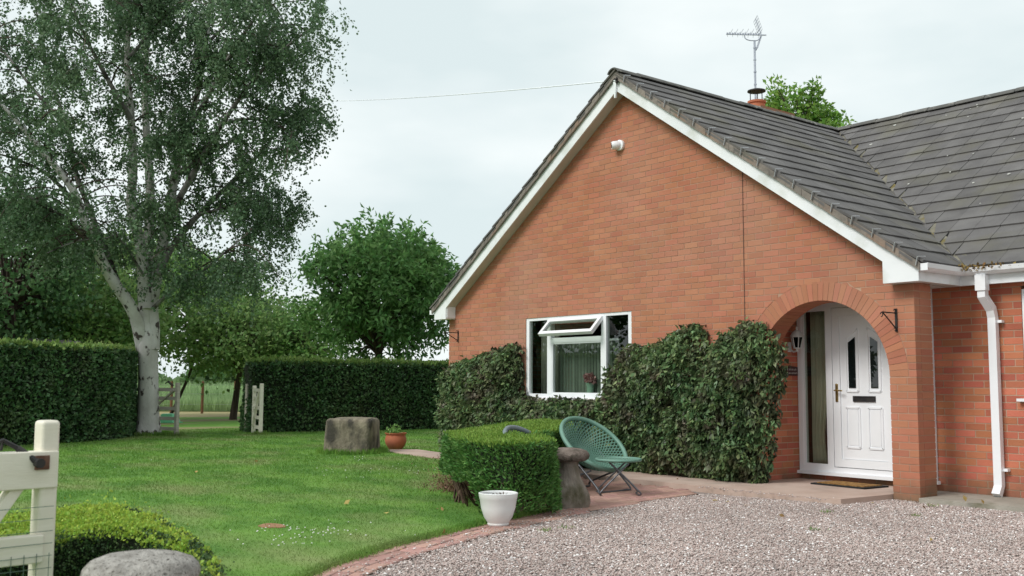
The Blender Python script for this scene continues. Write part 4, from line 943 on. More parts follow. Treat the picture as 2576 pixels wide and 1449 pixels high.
# one buttressed bole that divides low down
bole = [bp(374, 1104), bp(374, 1085), bp(373, 1040), bp(372, 960), bp(371, 900), bp(371, 868), bp(371, 838), bp(371, 812)]
prof = []
nb = 18
rad_ = [.34, .262, .225, .205, .205, .20, .15, .07]
for i, (p, r) in enumerate(zip(bole, rad_)):
    for j in range(nb):
        a = 2*math.pi*j/nb; q = r*(1+(.20 if i == 0 else .08 if i == 1 else .05)*math.sin(5*a+1)+.06*math.sin(3*a+i)); 
        prof.append(np.array((p[0]+q*math.cos(a), p[1]+q*math.sin(a), max(p[2], 0.0) if i else 0.0)))
F = [(i*nb+j, i*nb+(j+1) % nb, (i+1)*nb+(j+1) % nb, (i+1)*nb+j) for i in range(len(bole)-1) for j in range(nb)]
tb.add(prof, F+[tuple(range((len(bole)-1)*nb, len(bole)*nb))])
stems = [
    ([(360, 880), (345, 810), (325, 765), (290, 715), (258, 660), (240, 615), (215, 560), (185, 480), (140, 420), (80, 350), (20, 280), (-60, 200)], .15, .025, -.9),
    ([(384, 880), (385, 820), (382, 770), (395, 690), (408, 620), (425, 540), (440, 440), (470, 330), (500, 220), (520, 100), (530, -60)], .15, .025, .5),
    ([(368, 870), (366, 810), (362, 760), (360, 690), (350, 600), (330, 520), (335, 420), (330, 300), (320, 150), (330, -40), (335, -200)], .145, .025, .2),
    ([(370, 780), (372, 700), (374, 600), (378, 500), (372, 380), (365, 250), (370, 100), (380, -80), (385, -260)], .13, .025, 1.3),
    ([(250, 640), (215, 600), (180, 560), (130, 530), (80, 500), (10, 470)], .075, .02, -1.6),
    ([(300, 730), (270, 640), (230, 540), (190, 430), (170, 320), (120, 180), (90, 20)], .085, .02, .9),
    ([(395, 690), (440, 610), (500, 540), (570, 470), (640, 400), (700, 330)], .085, .02, 1.0),
    ([(425, 545), (490, 430), (560, 310), (640, 200), (730, 110), (800, 60)], .08, .02, -.6),
    ([(470, 330), (530, 230), (590, 120), (660, 20), (720, -80)], .06, .015, -1.0),
    ([(440, 440), (520, 390), (610, 340), (700, 290), (770, 250)], .05, .012, .2),
    ([(200, 520), (120, 440), (40, 400), (-40, 380)], .05, .015, -.8),
    ([(330, 300), (260, 180), (200, 60), (150, -80)], .06, .015, -.8),
    ([(360, 690), (300, 600), (262, 600), (190, 608), (110, 640)], .03, .010, -1.2),
    ([(386, 775), (440, 725), (500, 690), (560, 640), (620, 590)], .05, .012, -.5),
    ([(500, 220), (590, 150), (690, 110), (790, 120), (850, 150)], .04, .010, .5),
    ([(560, 310), (640, 300), (720, 330), (760, 400)], .035, .010, -.3),
    ([(500, 540), (580, 520), (650, 520), (700, 560)], .035, .010, .6),
    ([(320, 150), (400, 60), (480, -20), (560, -90)], .04, .012, .4),
    ([(170, 320), (80, 220), (10, 130), (-60, 60)], .045, .012, .3),
    ([(530, 100), (600, 40), (690, 10), (780, 0)], .035, .010, .2),
]
SK = []
for pts, r0, r1, dd in stems:
    n = len(pts); P = [bp(x, y, dd*(i/(n-1))*1.9) for i, (x, y) in enumerate(pts)]
    SK.append(limb(tb if r0 > .1 else tb2, P, r0, r1, 8))
LP = []; tw = MB()
def droop(p0, az, L, lift, fall, n=12):
    P = [np.array(p0)]; v = np.array((math.cos(az)*.8, math.sin(az)*.8, lift)); s = L/n
    for i in range(n):
        v = v+np.array((random.uniform(-.12, .12), random.uniform(-.12, .12), -fall/n)); v = v/np.linalg.norm(v); P.append(P[-1]+v*s)
    return np.array(P)
for si, P in enumerate(SK):
    k = len(P); ns = [17, 17, 19, 19, 9, 16, 15, 15, 13, 13, 10, 10, 7, 15, 13, 13, 13, 13, 13, 12][si]
    for _ in range(ns):
        i = int(k*random.uniform(.42 if si < 4 else .25, 1.0)); i = min(i, k-1)
        az = random.uniform(0, 6.283); L = random.uniform(.9, 2.2)
        S = droop(P[i], az, L, random.uniform(.2, .9), random.uniform(1.1, 2.0)); (tw.tube(S, np.linspace(.020, .005, len(S)), 4) if (S[-1]-birch_at) @ np.array((_R[0], _R[1], 0)) < 3.6 and S[-1][2] > 3.3 else None)
        for _ in range(random.randint(8, 13)):
            j = random.randint(3, len(S)-1); T = droop(S[j], random.uniform(0, 6.283), random.uniform(.4, 1.4), random.uniform(-.3, .4), random.uniform(1.6, 3.2), 7)
            LP.append((T, random.randint(46, 74)))
LPP = []
for T, c in LP:
    u = rng.uniform(.05, 1, c)*(len(T)-1); i = np.minimum(u.astype(int), len(T)-2); f = (u-i)[:, None]; LPP.append(T[i]*(1-f)+T[i+1]*f+rng.normal(0, .045, (c, 3)))
LPP = np.concatenate(LPP)
# crown outline: narrower below, and open windows between the branches
_h = np.array((_R[0], _R[1], 0)); lat = (LPP-birch_at) @ _h; lim = np.interp(LPP[:, 2], [2.8, 4.0, 5.3, 7.0, 8.8, 11], [2.7, 3.0, 3.3, 3.75, 4.1, 3.9])
gap = np.sin(LPP[:, 0]*2.1+1.3*np.sin(LPP[:, 2]*1.7))+np.sin(LPP[:, 1]*2.3+1.1*np.sin(LPP[:, 0]*1.9))+np.sin(LPP[:, 2]*2.6+LPP[:, 1]*.8)
low = np.interp(lat, [-4, -1.2, .3, 2.8], [3.3, 3.7, 3.1, 2.2])
kp = (lat < lim+rng.normal(0, .18, len(lat))) & (gap > np.where((lat < -.6) & (LPP[:, 2] < 5.6), -.45, -1.6)+.25*rng.normal(size=len(lat))) & (LPP[:, 2] > low+rng.normal(0, .25, len(lat))); LPP = LPP[kp]
# weeping fringe on the side towards the house
BARKG = mat('birch_limb_bark', (.14, .13, .125), (.26, .25, .24), scale=4, rough=.9, c3=(.04, .034, .03), s3=3, r3=(.5, .6)); autosmooth(tb2.build('limbs', BARKG, birch, org=birch_at, kind='stuff'), 60)
tr_ = tb.build('trunk', BARKW, birch, org=birch_at); autosmooth(tr_, 60); autosmooth(tw.build('branches', BARKB, birch, org=birch_at, kind='stuff'), 60)
BIRCH = leafmat('birch_leaf', (.062, .108, .057), (.096, .154, .078), island=.4, hue=.02, transl=.35, rough=.5, scale=.5)
v, f = leaves(LPP, .068, .36, (0, 0, -.6), .9); foliage('crown', v, f, BIRCH, birch, birch_at)

def bush_tree(name, label, base, crown, radii, m, ncl, per, leaf, lw, rcl, trunk_r=.14, bark=BARKB, dirs=(0, 0, -.2), spread=1.0, fork=.35, cat='tree', shell=.55, up=0.0, group=None, lean=None, cutz=None, CL=None, shoots=0):
    base = np.array(base, float); crown = np.array(crown, float); radii = np.array(radii, float)
    t = thing(name, label, cat, base, group=group); b = MB()
    C = norm(rng.normal(size=(ncl, 3)))*(shell+(1-shell)*rng.uniform(0, 1, (ncl, 1))**.5)*radii
    C = C*(1+.16*np.sin(C[:, :1]*2.3+1)*np.sin(C[:, 2:]*2.9)); C = C+crown
    if CL is not None: C = np.array(CL); ncl = len(C)
    if cutz is not None: C[:, 2] = np.maximum(C[:, 2], cutz+rng.uniform(0, .5, ncl))
    mid = crown-np.array((0, 0, radii[2]*fork)); b.tube(resample([base, (base+mid)/2+np.array((random.uniform(-.1, .1), random.uniform(-.1, .1), 0)), mid], .3), trunk_r, 7) if False else limb(b, [base, (base+mid)/2+np.array((random.uniform(-.12, .12), random.uniform(-.12, .12), 0)), mid], trunk_r, trunk_r*.6)
    tr = b.build('trunk', bark, t, org=base); b = MB()
    for c in C[::max(1, ncl//40)]:
        w = mid+(c-mid)*.5+np.array((0, 0, .12*np.linalg.norm(c-mid))); limb(b, [mid-np.array((0, 0, .2*radii[2]*random.random())), w, c], trunk_r*.35, .012, 5, 2)
    b.build('branches', bark, t, org=base, kind='stuff')
    P = C[rng.integers(0, ncl, ncl*per)]; off = rng.normal(size=P.shape)*rcl*np.array((1, 1, .75)); P = P+off
    D_ = norm(off)*.35+np.array(dirs)
    if shoots:
        for _ in range(shoots):
            d = norm(rng.normal(size=3)); d[2] = abs(d[2])*.9+.15; d = norm(d); st = crown+d*radii*rng.uniform(.85, 1.05); k = 16
            q = st+np.linspace(0, 1, k)[:, None]*(np.array((0, 0, 1))+.35*d+rng.normal(0, .12, 3))*rng.uniform(.2, .5)+rng.normal(0, .03, (k, 3)); P = np.r_[P, q]; D_ = np.r_[D_, np.tile(np.array((0, 0, -.15))+.3*d, (k, 1))]
    v, f = leaves(P, leaf, lw, D_, spread); foliage('crown', v, f, m, t, base); return t
CHEST = leafmat('broad_leaf', (.062, .142, .042), (.110, .215, .066), island=.35, hue=.015, transl=.42, scale=.6)
PALEG = leafmat('pale_leaf', (.105, .180, .055), (.160, .250, .085), island=.35, hue=.02, transl=.42, scale=.5)
MIDG = leafmat('mid_leaf', (.085, .165, .045), (.135, .235, .065), island=.35, hue=.02, transl=.42, scale=.5)
DARKG = leafmat('dark_leaf', (.055, .120, .048), (.092, .175, .070), island=.35, hue=.015, transl=.35, scale=.5)
LIME = leafmat('lime_leaf', (.085, .17, .028), (.15, .26, .05), island=.3, hue=.02, transl=.35, scale=.6)
def ground_under(P): return np.array((P[0], P[1], 0))
# round leafy tree behind the hedge: long leaves in upright shoots
c = at(955, 745, 30); bush_tree('round_leafy_tree', 'rounded bright green tree with long leaves behind the hedge by the house', ground_under(at(948, 900, 30)), c, (2.22, 2.22, 1.86), CHEST, 190, 92, .19, .20, .24, .17, dirs=(0, 0, -.35), spread=.75, fork=.75, shell=.42, shoots=150)
CLs = []
for (sx0, sy0, sy1, n_) in [(1955, 208, 320, 9), (1938, 262, 330, 5), (1978, 250, 330, 6), (2003, 225, 330, 8), (2022, 262, 340, 6), (2046, 212, 330, 9), (2062, 270, 340, 5), (2084, 268, 345, 6), (2105, 285, 350, 5), (1990, 300, 360, 4), (2035, 300, 360, 4)]:
    for q in np.linspace(0, 1, n_): CLs.append(at(sx0+random.uniform(-7, 7)*(.3+q), sy0+8+(sy1-sy0)*q, 33+random.uniform(-.8, .8)))
c = at(2015, 330, 33); bush_tree('far_leafy_tree', 'bright green treetop showing above the roof beside the chimney', ground_under(c), c, (1.75, 1.75, 1.95), LIME, 60, 62, .15, .30, .15, .2, dirs=(0, 0, .2), spread=.8, CL=CLs)
c = at(25, 690, 27); bush_tree('dark_broadleaf_tree', 'big dark green tree at the left edge behind the hedge', ground_under(c), c, (1.9, 1.9, 2.1), DARKG, 100, 95, .15, .34, .36, .2, shoots=50)
c = at(215, 790, 31); bush_tree('sunlit_orchard_tree', 'light green tree above the hedge left of the birch trunk', ground_under(c), c, (2.6, 2.2, 1.75), PALEG, 125, 72, .15, .34, .35, .14, shoots=70)
c = at(330, 735, 36); bush_tree('loose_orchard_tree', 'loose mid green tree seen through the birch fork', ground_under(c), c, (2.3, 2.3, 1.9), PALEG, 80, 75, .16, .34, .38, .15, shoots=50)
c = at(510, 790, 35); bush_tree('spreading_orchard_tree', 'spreading green tree just right of the birch trunk', ground_under(at(432, 900, 35)), c, (2.2, 2.0, 1.9), MIDG, 105, 72, .16, .34, .38, .06, shoots=60)
c = at(606, 850, 33.2); bush_tree('low_orchard_tree', 'dark stemmed orchard tree hanging low over the garden gateway', ground_under(at(587, 1000, 33.2)), c, (1.75, 1.75, 1.15), PALEG, 95, 75, .14, .32, .31, .13, fork=.9, shoots=40)
c = at(715, 840, 37); bush_tree('thin_orchard_tree', 'thin grey green tree above the middle of the hedge', ground_under(c), c, (1.5, 1.5, 1.25), PALEG, 42, 105, .15, .32, .32, .12)
c = at(770, 870, 33); bush_tree('hedgerow_bush', 'low bushy shrub behind the hedge beside the rounded tree', ground_under(c), c, (1.15, 1.15, .75), MIDG, 40, 100, .14, .32, .28, .09, cat='shrub')
c = at(190, 850, 29); bush_tree('hedge_backing_bush', 'green bush behind the left hedge near the shed roof', ground_under(c), c, (1.5, 1.5, .8), MIDG, 50, 100, .14, .32, .30, .09, cat='shrub')
for (x, y, h_, lab) in [(-28, -18.5, 10.5, 'tall tree beyond the left edge, mirrored in the front window'), (-21, -24, 11.5, 'broad tree farther round to the left, mirrored in the open window light')]:
    bush_tree('garden_tree', lab, (x, y, 0), (x, y, h_*.6), (4.2, 4.2, h_*.42), DARKG, 110, 90, .26, .36, .5, .2)
# far hedgerow across the wheat
k = 26000; u = rng.uniform(-70, 60, k); hh = 2.6+1.1*np.sin(u*.23)+.8*np.sin(u*.71+1)
p0 = gp(480, 975); B = at(500, 964, 130)+fdir*u[:, None]+fin*rng.uniform(0, 4, (k, 1)); B[:, 2] = rng.uniform(0, 1, k)**.6*hh
v, f = leaves(B, .9, .4, (0, 0, .2), 1.0); link('far_hedgerow', npmesh('far_hedgerow', v, f), leafmat('far_leaf', (.075, .14, .06), (.12, .19, .08), scale=.05), kind='stuff')

# ================================================================== GARDEN OBJECTS
# sandstone block
sb_at = gp(892, 1146); b = MB()
def rblock(b, sx, sy, sz, r, nx=7, ny=7, nzz=7, wob=.012):
    """a weathered block: a box grid with rounded edges and uneven faces"""
    V = {}; F = []
    def pt(i, j, k):
        key = (i, j, k)
        if key in V: return V[key]
        p = np.array(((i/nx-.5)*sx, (j/ny-.5)*sy, k/nzz*sz)); c = np.array((np.clip(p[0], -sx/2+r, sx/2-r), np.clip(p[1], -sy/2+r, sy/2-r), np.clip(p[2], -.1, sz-r))); d = p-c; l = np.linalg.norm(d)
        if l > 1e-9: p = c+d/l*min(l, r)
        p = p+wob*np.array((math.sin(7*p[1]+5*p[2]), math.sin(6*p[0]+4*p[2]+1), .6*math.sin(5*p[0]+6*p[1]) if k else 0))
        V[key] = len(b.v); b.v.append(tuple(p)); return V[key]
    for i in range(nx):
        for j in range(ny): F += [(pt(i, j, nzz), pt(i+1, j, nzz), pt(i+1, j+1, nzz), pt(i, j+1, nzz))]
    for i in range(nx):
        for k in range(nzz): F += [(pt(i, 0, k), pt(i+1, 0, k), pt(i+1, 0, k+1), pt(i, 0, k+1)), (pt(i+1, ny, k), pt(i, ny, k), pt(i, ny, k+1), pt(i+1, ny, k+1))]
    for j in range(ny):
        for k in range(nzz): F += [(pt(0, j+1, k), pt(0, j, k), pt(0, j, k+1), pt(0, j+1, k+1)), (pt(nx, j, k), pt(nx, j+1, k), pt(nx, j+1, k+1), pt(nx, j, k+1))]
    b.f += F
rblock(b, .80, .66, .625, .075, 16, 16, 14, .014)
sb = b.build('stone_block', STONE); sb.location = (sb_at[0]-.29, sb_at[1]+.13, -.02); sb.rotation_euler = (0, 0, rad(43)); autosmooth(sb, 50)
tag(sb, 'large weathered sandstone block standing on the lawn beside the terracotta pot', 'stone block')
# terracotta pot with a small plant
p = gp(995, 1135); tpot = thing('terracotta_pot', 'round terracotta pot with a small green plant beside the stone block', 'plant pot', (p[0], p[1], .034))
b = MB(); b.lathe([(.112, 0), (.15, .05), (.182, .11), (.19, .165), (.178, .215), (.168, .245), (.182, .262), (.192, .275), (.192, .288), (.176, .288), (.165, .25), (.165, .24)], 30, capt=False); autosmooth(b.build('pot', TERRA, tpot))
b = MB(); b.lathe([(.168, .0), (.02, .012)], 20, (0, 0, .242)); b.build('soil', SOIL, tpot)
k = 420; Pq = np.c_[rng.normal(-.03, .055, k), rng.normal(-.03, .055, k), .25+rng.exponential(.045, k).clip(0, .15)]
v, f = leaves(Pq, .045, .28, (0, 0, .6), .8); foliage('plant', v, f, leafmat('pot_plant_leaf', (.10, .20, .05), (.17, .28, .08)), tpot)
k = 200; a = rng.uniform(0, 6.28, k); r = rng.uniform(.05, .16, k); v, f = leaves(np.c_[r*np.cos(a), r*np.sin(a), np.full(k, .255)], .035, .3, (0, 0, .5), .8); foliage('small_weeds', v, f, leafmat('pot_weed_leaf', (.10, .15, .06), (.2, .2, .1)), tpot)
# white plastic pot
p = gp(1253, 1325); wp = thing('white_plant_pot', 'empty white plastic plant pot on the brick edging', 'plant pot', (p[0], p[1], .016))
b = MB(); b.lathe([(.088, .0), (.092, .012), (.086, .016), (.120, .065), (.144, .14), (.155, .212), (.158, .216), (.163, .245), (.166, .262), (.158, .266), (.15, .258), (.148, .235), (.142, .20)], 36, capt=False); autosmooth(b.build('pot', WPOT, wp), 30)
b = MB(); b.lathe([(.145, .0), (.02, .01)], 20, (0, 0, .225)); b.build('soil', SOIL, wp)
k = 70; a = rng.uniform(0, 6.28, k); r = rng.uniform(.0, .13, k); v, f = leaves(np.c_[r*np.cos(a), r*np.sin(a), np.full(k, .238)], .03, .12, (0, 0, .4), .8); foliage('debris', v, f, TWIG, wp)
# staddle stones
def staddle(label, loc, rz, capm, basem, capr, h, bulge):
    t = thing('staddle_stone', label, 'stone', loc, rz)
    sh = lambda a, z: 1+.05*math.sin(3*a+z*9)+.035*math.sin(5*a+2)+.02*math.sin(9*a-z*14)
    b = MB(); hb = h-.115
    b.lathe([(.152*bulge, -.02), (.166*bulge, .05), (.160*bulge, .12), (.136*bulge, .20), (.122+.03*(bulge-1), .29), (.112, hb-.04), (.122, hb+.01)], 28, wob=sh); autosmooth(b.build('base', basem, t), 60)
    b = MB(); sh2 = lambda a, z: 1+.035*math.sin(2*a+1)+.025*math.sin(5*a)+.012*math.sin(11*a+3)
    b.lathe([(.09, hb), (capr*.80, hb-.004), (capr*.96, hb+.018), (capr, hb+.045), (capr*.97, hb+.070), (capr*.86, hb+.094), (capr*.62, hb+.113), (capr*.3, hb+.121), (.01, hb+.123)], 40, wob=sh2); autosmooth(b.build('cap', capm, t), 60)
    return t
p = gp(1432, 1278); staddle('mushroom shaped stone by the patio, between the clipped hedge and the green chair', (p[0]-.05, p[1]+.02, .01), .4, CAPD, STADD, .205, .555, 1.30)
p = at(357, 1385, 3.72); p[2] = 0; staddle('grey rounded stone top at the bottom left in front of the box hedge', (p[0], p[1], .0), 1.1, STADC, STADD, .200, .562, 1.1)

# basket chairs and footstool
def basis(n):
    n = np.array(n, float); n /= np.linalg.norm(n); x = np.cross((0, 0, 1), n); x /= np.linalg.norm(x); return x, np.cross(n, x), n
def basket_chair(label, C, nrm, weave_m, steel_m, R_=.405, D=.24, group=None):
    C = np.array(C, float); org = np.array((C[0], C[1], .012)); t = thing('basket_chair', label, 'chair', org, group=group)
    X, Y, Nn = basis(nrm)
    def S(r, a): return C+R_*r*(X*math.cos(a)*1.0+Y*math.sin(a)*1.02)-Nn*D*(1-r**2.2)
    b = MB(); b.tube([S(1, a) for a in np.linspace(0, 2*math.pi, 48, endpoint=False)], .026, 8, closed=True); autosmooth(b.build('rim', weave_m, t, org=org), 60)
    b = MB(); ns = 52
    for sgn in (1, -1):
        for k in range(ns):
            a0 = 2*math.pi*k/ns; b.tube([S(r, a0+sgn*1.15*(1-r)) for r in np.linspace(.14, 1, 11)], .0065, 4, cap=False)
    for r in (.14, .2): b.tube([S(r, a) for a in np.linspace(0, 6.283, 24, endpoint=False)], .009, 5, closed=True)
    b.build('weave', weave_m, t, org=org, kind='stuff')
    fw = np.array((nrm[0], nrm[1], 0)); fw /= np.linalg.norm(fw); sd_ = np.array((-fw[1], fw[0], 0)); g = np.array((C[0], C[1], .024))
    for s in (1, -1):     # two folded tube frames, crossing under the bowl
        w = .24; a = C+fw*(.20*s)-np.array((0, 0, .27 if s > 0 else .06)); f = g-fw*(.32*s)*.9
        b = MB(); pts = [a+sd_*w, f+sd_*w*1.05+np.array((0, 0, .05)), f+sd_*w*.85, f-sd_*w*.85, f-sd_*w*1.05+np.array((0, 0, .05)), a-sd_*w]
        b.tube(resample(pts, .03), .0115, 6); autosmooth(b.build('leg_frame', steel_m, t, org=org), 60)
    return t
basket_chair('green woven basket chair on the patio beside the mushroom stone', at(1494, 1116, 11.45), (.66, .03, .75), GREENP, STEEL, group='woven patio chairs')
basket_chair('grey rimmed basket chair mostly hidden behind the clipped hedge', at(1350, 1146, 10.55), (.62, .25, .72), GREYP, STEEL, group='woven patio chairs')
c = at(1556, 1156, 10.95); org = np.array((c[0], c[1], .012)); fs = thing('footstool', 'round green woven footstool on crossed steel legs in front of the basket chair', 'stool', org)
b = MB(); b.tube([(.235*math.cos(a), .235*math.sin(a), c[2]-.012) for a in np.linspace(0, 6.283, 40, endpoint=False)], .017, 7, closed=True); autosmooth(b.build('rim', GREENP, fs), 60)
b = MB(); ns = 32
for sgn in (1, -1):
    for k in range(ns):
        a0 = 2*math.pi*k/ns; b.tube([(.235*r*math.cos(a0+sgn*1.1*(1-r)), .235*r*math.sin(a0+sgn*1.1*(1-r)), c[2]-.012-.02*(1-r*r)) for r in np.linspace(.12, 1, 8)], .006, 4, cap=False)
b.build('weave', GREENP, fs, kind='stuff')
for s in (1, -1):
    d = np.array((.62, .78, 0)); sd_ = np.array((-.78, .62, 0)); b = MB(); top = d*.11*s+np.array((0, 0, c[2]-.03)); f = -d*.20*s*1.0+np.array((0, 0, .012)); w = .155
    pts = [top+sd_*w*.85, f+sd_*w+np.array((0, 0, .04)), f+sd_*w*.7, f-sd_*w*.7, f-sd_*w+np.array((0, 0, .04)), top-sd_*w*.85]
    b.tube(resample(pts, .025), .009, 6); autosmooth(b.build('leg_frame', STEEL, fs), 60)

# ---- front gate (cream, nearest the camera)
gpst = at(124, 1066, 4.32); gl = at(-10, 1140, 4.16); gd = gl-gpst; gd[2] = 0; gd /= np.linalg.norm(gd); gn = np.array((gd[1], -gd[0], 0))
if gn @ (CAM-gpst) < 0: gn = -gn
gorg = np.array((gpst[0], gpst[1], 0)); gate = thing('field_gate', 'cream painted wooden gate with iron latch at the left edge', 'gate', gorg)
def gpt(u, z, n=0.0): return gd*u+gn*n+np.array((0, 0, z))
def gbox(b, u0, u1, z0, z1, n0, n1, taper=0): b.hexa([gpt(u0, z0, n0), gpt(u1, z0, n0), gpt(u1, z0, n1), gpt(u0, z0, n1), gpt(u0, z1, n0), gpt(u1, z1, n0), gpt(u1, z1, n1), gpt(u0, z1, n1)])
def bevel(o, w=.008, s=3):
    md = o.modifiers.new('bevel', 'BEVEL'); md.width = w; md.segments = s; md.limit_method = 'ANGLE'; return o
b = MB(); ztop = gpst[2]+.015; gbox(b, -.035, .042, .06, ztop, -.055, .035); bevel(b.build('stile', WOODC, gate), .016, 4)
zr = at(60, 1135, 4.25)[2]; zb_ = at(60, 1228, 4.25)[2]
b = MB(); b.hexa([gpt(-.028, zb_, -.03), gpt(3.0, zb_, -.03), gpt(3.0, zb_, .048), gpt(-.028, zb_, .048), gpt(-.028, zr, -.03), gpt(3.0, zr, -.03), gpt(3.0, zr, .048), gpt(-.028, zr, .048)]); bevel(b.build('rail', WOODC, gate), .006)
z1 = at(60, 1350, 4.25)[2]; z2 = at(60, 1400, 4.25)[2]
for za_, zc_ in ((z1+.012, z2-.02), (.20, .275)):
    b = MB(); gbox(b, .02, 3.0, zc_, za_, -.01, .052); bevel(b.build('rail', WOODC, gate), .006)
b = MB(); b.bar(gpt(.115, zb_+.02, -.005), gpt(.56, .12, -.005), .045, .075, gn); bevel(b.build('brace', WOODC, gate), .005)
b = MB(); gbox(b, 2.95, 3.06, .05, zr+.1, -.055, .055); bevel(b.build('stile', WOODC, gate), .012)
b = MB()      # self-closing iron latch arm
pA = at(98, 1165, 4.22)-gorg; pB = at(45, 1128, 4.22)-gorg; pC = at(8, 1108, 4.18)-gorg; pD = at(2, 1133, 4.18)-gorg; pE = at(-30, 1120, 4.1)-gorg
b.tube([pA, pB], .014, 8); b.tube([pB, pC, pD], [.011, .010, .008], 6); b.tube([pC, pE], .009, 6); b.tube([pA+gn*-.03, pA+gn*.02], .02, 8); b.build('latch', IRON, gate)
b = MB(); q = at(106, 1163, 4.24)-gorg; b.prism([q+gd*x+np.array((0, 0, z)) for x, z in ((-.028, -.03), (.03, -.03), (.03, .028), (-.028, .028))], [q+gn*.008+gd*x+np.array((0, 0, z)) for x, z in ((-.028, -.03), (.03, -.03), (.03, .028), (-.028, .028))]); b.build('latch_plate', RUST, gate)
b = MB()
for i in range(60): b.tube([gpt(.0+i*.05, .10, .058), gpt(.0+i*.05, zc_*0+z2+.02, .058)], .0016, 4)
for i in range(12): b.tube([gpt(-.01, .12+i*.05, .060), gpt(3, .12+i*.05, .060)], .0016, 4)
b.build('wire_mesh', WIREG, gate, kind='stuff')

# ---- pair of garden gates in the gap between the hedges, both standing open
def small_gate(label, hinge, along, W_, H_, m, flip):
    hinge = np.array((hinge[0], hinge[1], 0.0)); d = np.array((along[0], along[1], 0.0)); d /= np.linalg.norm(d); nn = np.array((d[1], -d[0], 0)); t = thing('garden_gate', label, 'gate', hinge, group='open garden gates')
    def g(u, z, n=0): return d*u+nn*n+np.array((0, 0, z))
    for u0, u1, h in ((0, .085, H_), (W_-.085, W_, H_+.05)):
        b = MB(); b.hexa([g(u0, .04, -.04), g(u1, .04, -.04), g(u1, .04, .04), g(u0, .04, .04), g(u0, h, -.04), g(u1, h, -.04), g(u1, h, .04), g(u0, h, .04)]); bevel(b.build('stile', m, t), .012, 2)
    for z in (.14, .36, .58, .80, H_-.14):
        b = MB(); b.hexa([g(.085, z, -.02), g(W_-.085, z, -.02), g(W_-.085, z, .02), g(.085, z, .02), g(.085, z+.075, -.02), g(W_-.085, z+.075, -.02), g(W_-.085, z+.075, .02), g(.085, z+.075, .02)]); b.build('rail', m, t)
    b = MB(); b.bar(g(.1, .18, .03), g(W_-.12, H_-.12, .03), .06, .03, (0, 0, 1)); b.build('brace', m, t)
    return t
pL = gp(446, 1100); small_gate('grey wooden garden gate half hidden behind the birch trunk, standing open', pL+np.array((-1.55, -.50, 0)), (1.55, .50), 1.63, 1.13, WOODG, 1)
pR = gp(655, 1096); small_gate('pale wooden garden gate seen almost edge on against the right hedge', gp(636, 1092.5), pR[:2]-gp(636, 1092.5)[:2], float(np.linalg.norm(pR-gp(636, 1092.5)))+.04, 1.12, WOODC, 1)
p = gp(622, 1089); b = MB(); b.box(-.06, .06, -.06, .06, -.02, 1.16); gpo = b.build('gate_post', WOODG); gpo.location = (p[0], p[1], 0); tag(bevel(gpo, .01, 2), 'square timber gate post at the end of the right hedge', 'post')
b = MB(); p = gp(425, 1003, .98); q0 = np.array((0, 0, 0.0)); b.tube([(0, 0, 0), (.0, .10, .04), (.0, .30, -.06)], .012, 5); b.tube([(0, .12, .06), (.0, .34, -.04)], .012, 5); lo_ = b.build('gate_latch', IRON); lp_ = pL+np.array((-.45, -.14, 0)); lo_.location = (lp_[0], lp_[1], 1.16); lo_.rotation_euler = (0, 0, rad(-80)); tag(lo_, 'black iron latch on top of the gate behind the birch', 'latch')
# paddock fence, tub and shed roof
for i, (px, py) in enumerate([(508, 1040), (430, 1040), (590, 1040)]):
    p = gp(px, py); b = MB(); b.lathe([(.055, -.02), (.052, 1.2), (.03, 1.25)], 8); o = b.build('fence_post', WOODP); o.location = p
    tag(o, ['round brown fence post in the middle of the gateway view', 'brown fence post just behind the left garden gate', 'brown fence post behind the orchard tree stem'][i], 'post', 'paddock fence posts')
b = MB()
for z in (.35, .75, 1.1):
    p0, p1 = gp(300, 1040), gp(760, 1040); b.tube([p0+(0, 0, z), p1+(0, 0, z)], .006, 4)
tag(b.build('fence_wire', METAL), 'thin wires of the paddock fence along the wheat', 'wire')
p = gp(432, 1064); tb_ = thing('green_tub', 'bright green plastic tub on the grass behind the garden gate', 'tub', (p[0]-.2, p[1], 0), .6)
b = MB(); b.prism([(-.27, -.2, 0), (.27, -.2, 0), (.27, .2, 0), (-.27, .2, 0)], [(-.2, -.15, .27), (.2, -.15, .27), (.2, .15, .27), (-.2, .15, .27)]); bevel(b.build('body', TRAYG, tb_), .04, 3)
b = MB(); b.box(-.30, .30, -.23, .23, .0, .03); b.build('lip', TRAYG, tb_)
p = gp(480, 1030); k = 1500; Pq = np.c_[p[0]+rng.normal(0, .6, k), p[1]+rng.normal(0, .6, k), rng.exponential(.18, k).clip(0, .7)]; v, f = leaves(Pq, .25, .12, (0, 0, .3), .8)
hp = thing('brushwood_heap', 'heap of brown cut brushwood by the wheat field', 'heap', (p[0], p[1], 0)); foliage('twigs', v, f, TWIG, hp, (p[0], p[1], 0))
sp_ = at(40, 868, 25.5); shed = thing('shed', 'low shed with dark corrugated roof showing over the left hedge', 'shed', (sp_[0], sp_[1], 0)); e1 = CR*np.array((1, 1, 0)); e1 /= np.linalg.norm(e1); e2 = np.array((-e1[1], e1[0], 0))
b = MB(); nn_ = 46
for i in range(nn_):
    u0, u1 = -3.6+i*.1, -3.6+(i+1)*.1; z0 = sp_[2]+.02*(i % 2); z1_ = sp_[2]+.02*((i+1) % 2); dz = -.03
    tlt = lambda u: -.05*u
    A0, A1 = e1*u0+np.array((0, 0, z0+tlt(u0)-.05)), e1*u1+np.array((0, 0, z1_+tlt(u1)-.05)); up_ = e2*1.5+np.array((0, 0, .25))
    b.hexa([A0+(0, 0, dz), A1+(0, 0, dz), A1+up_+(0, 0, dz), A0+up_+(0, 0, dz), A0, A1, A1+up_, A0+up_])
b.build('roof', CORR, shed)
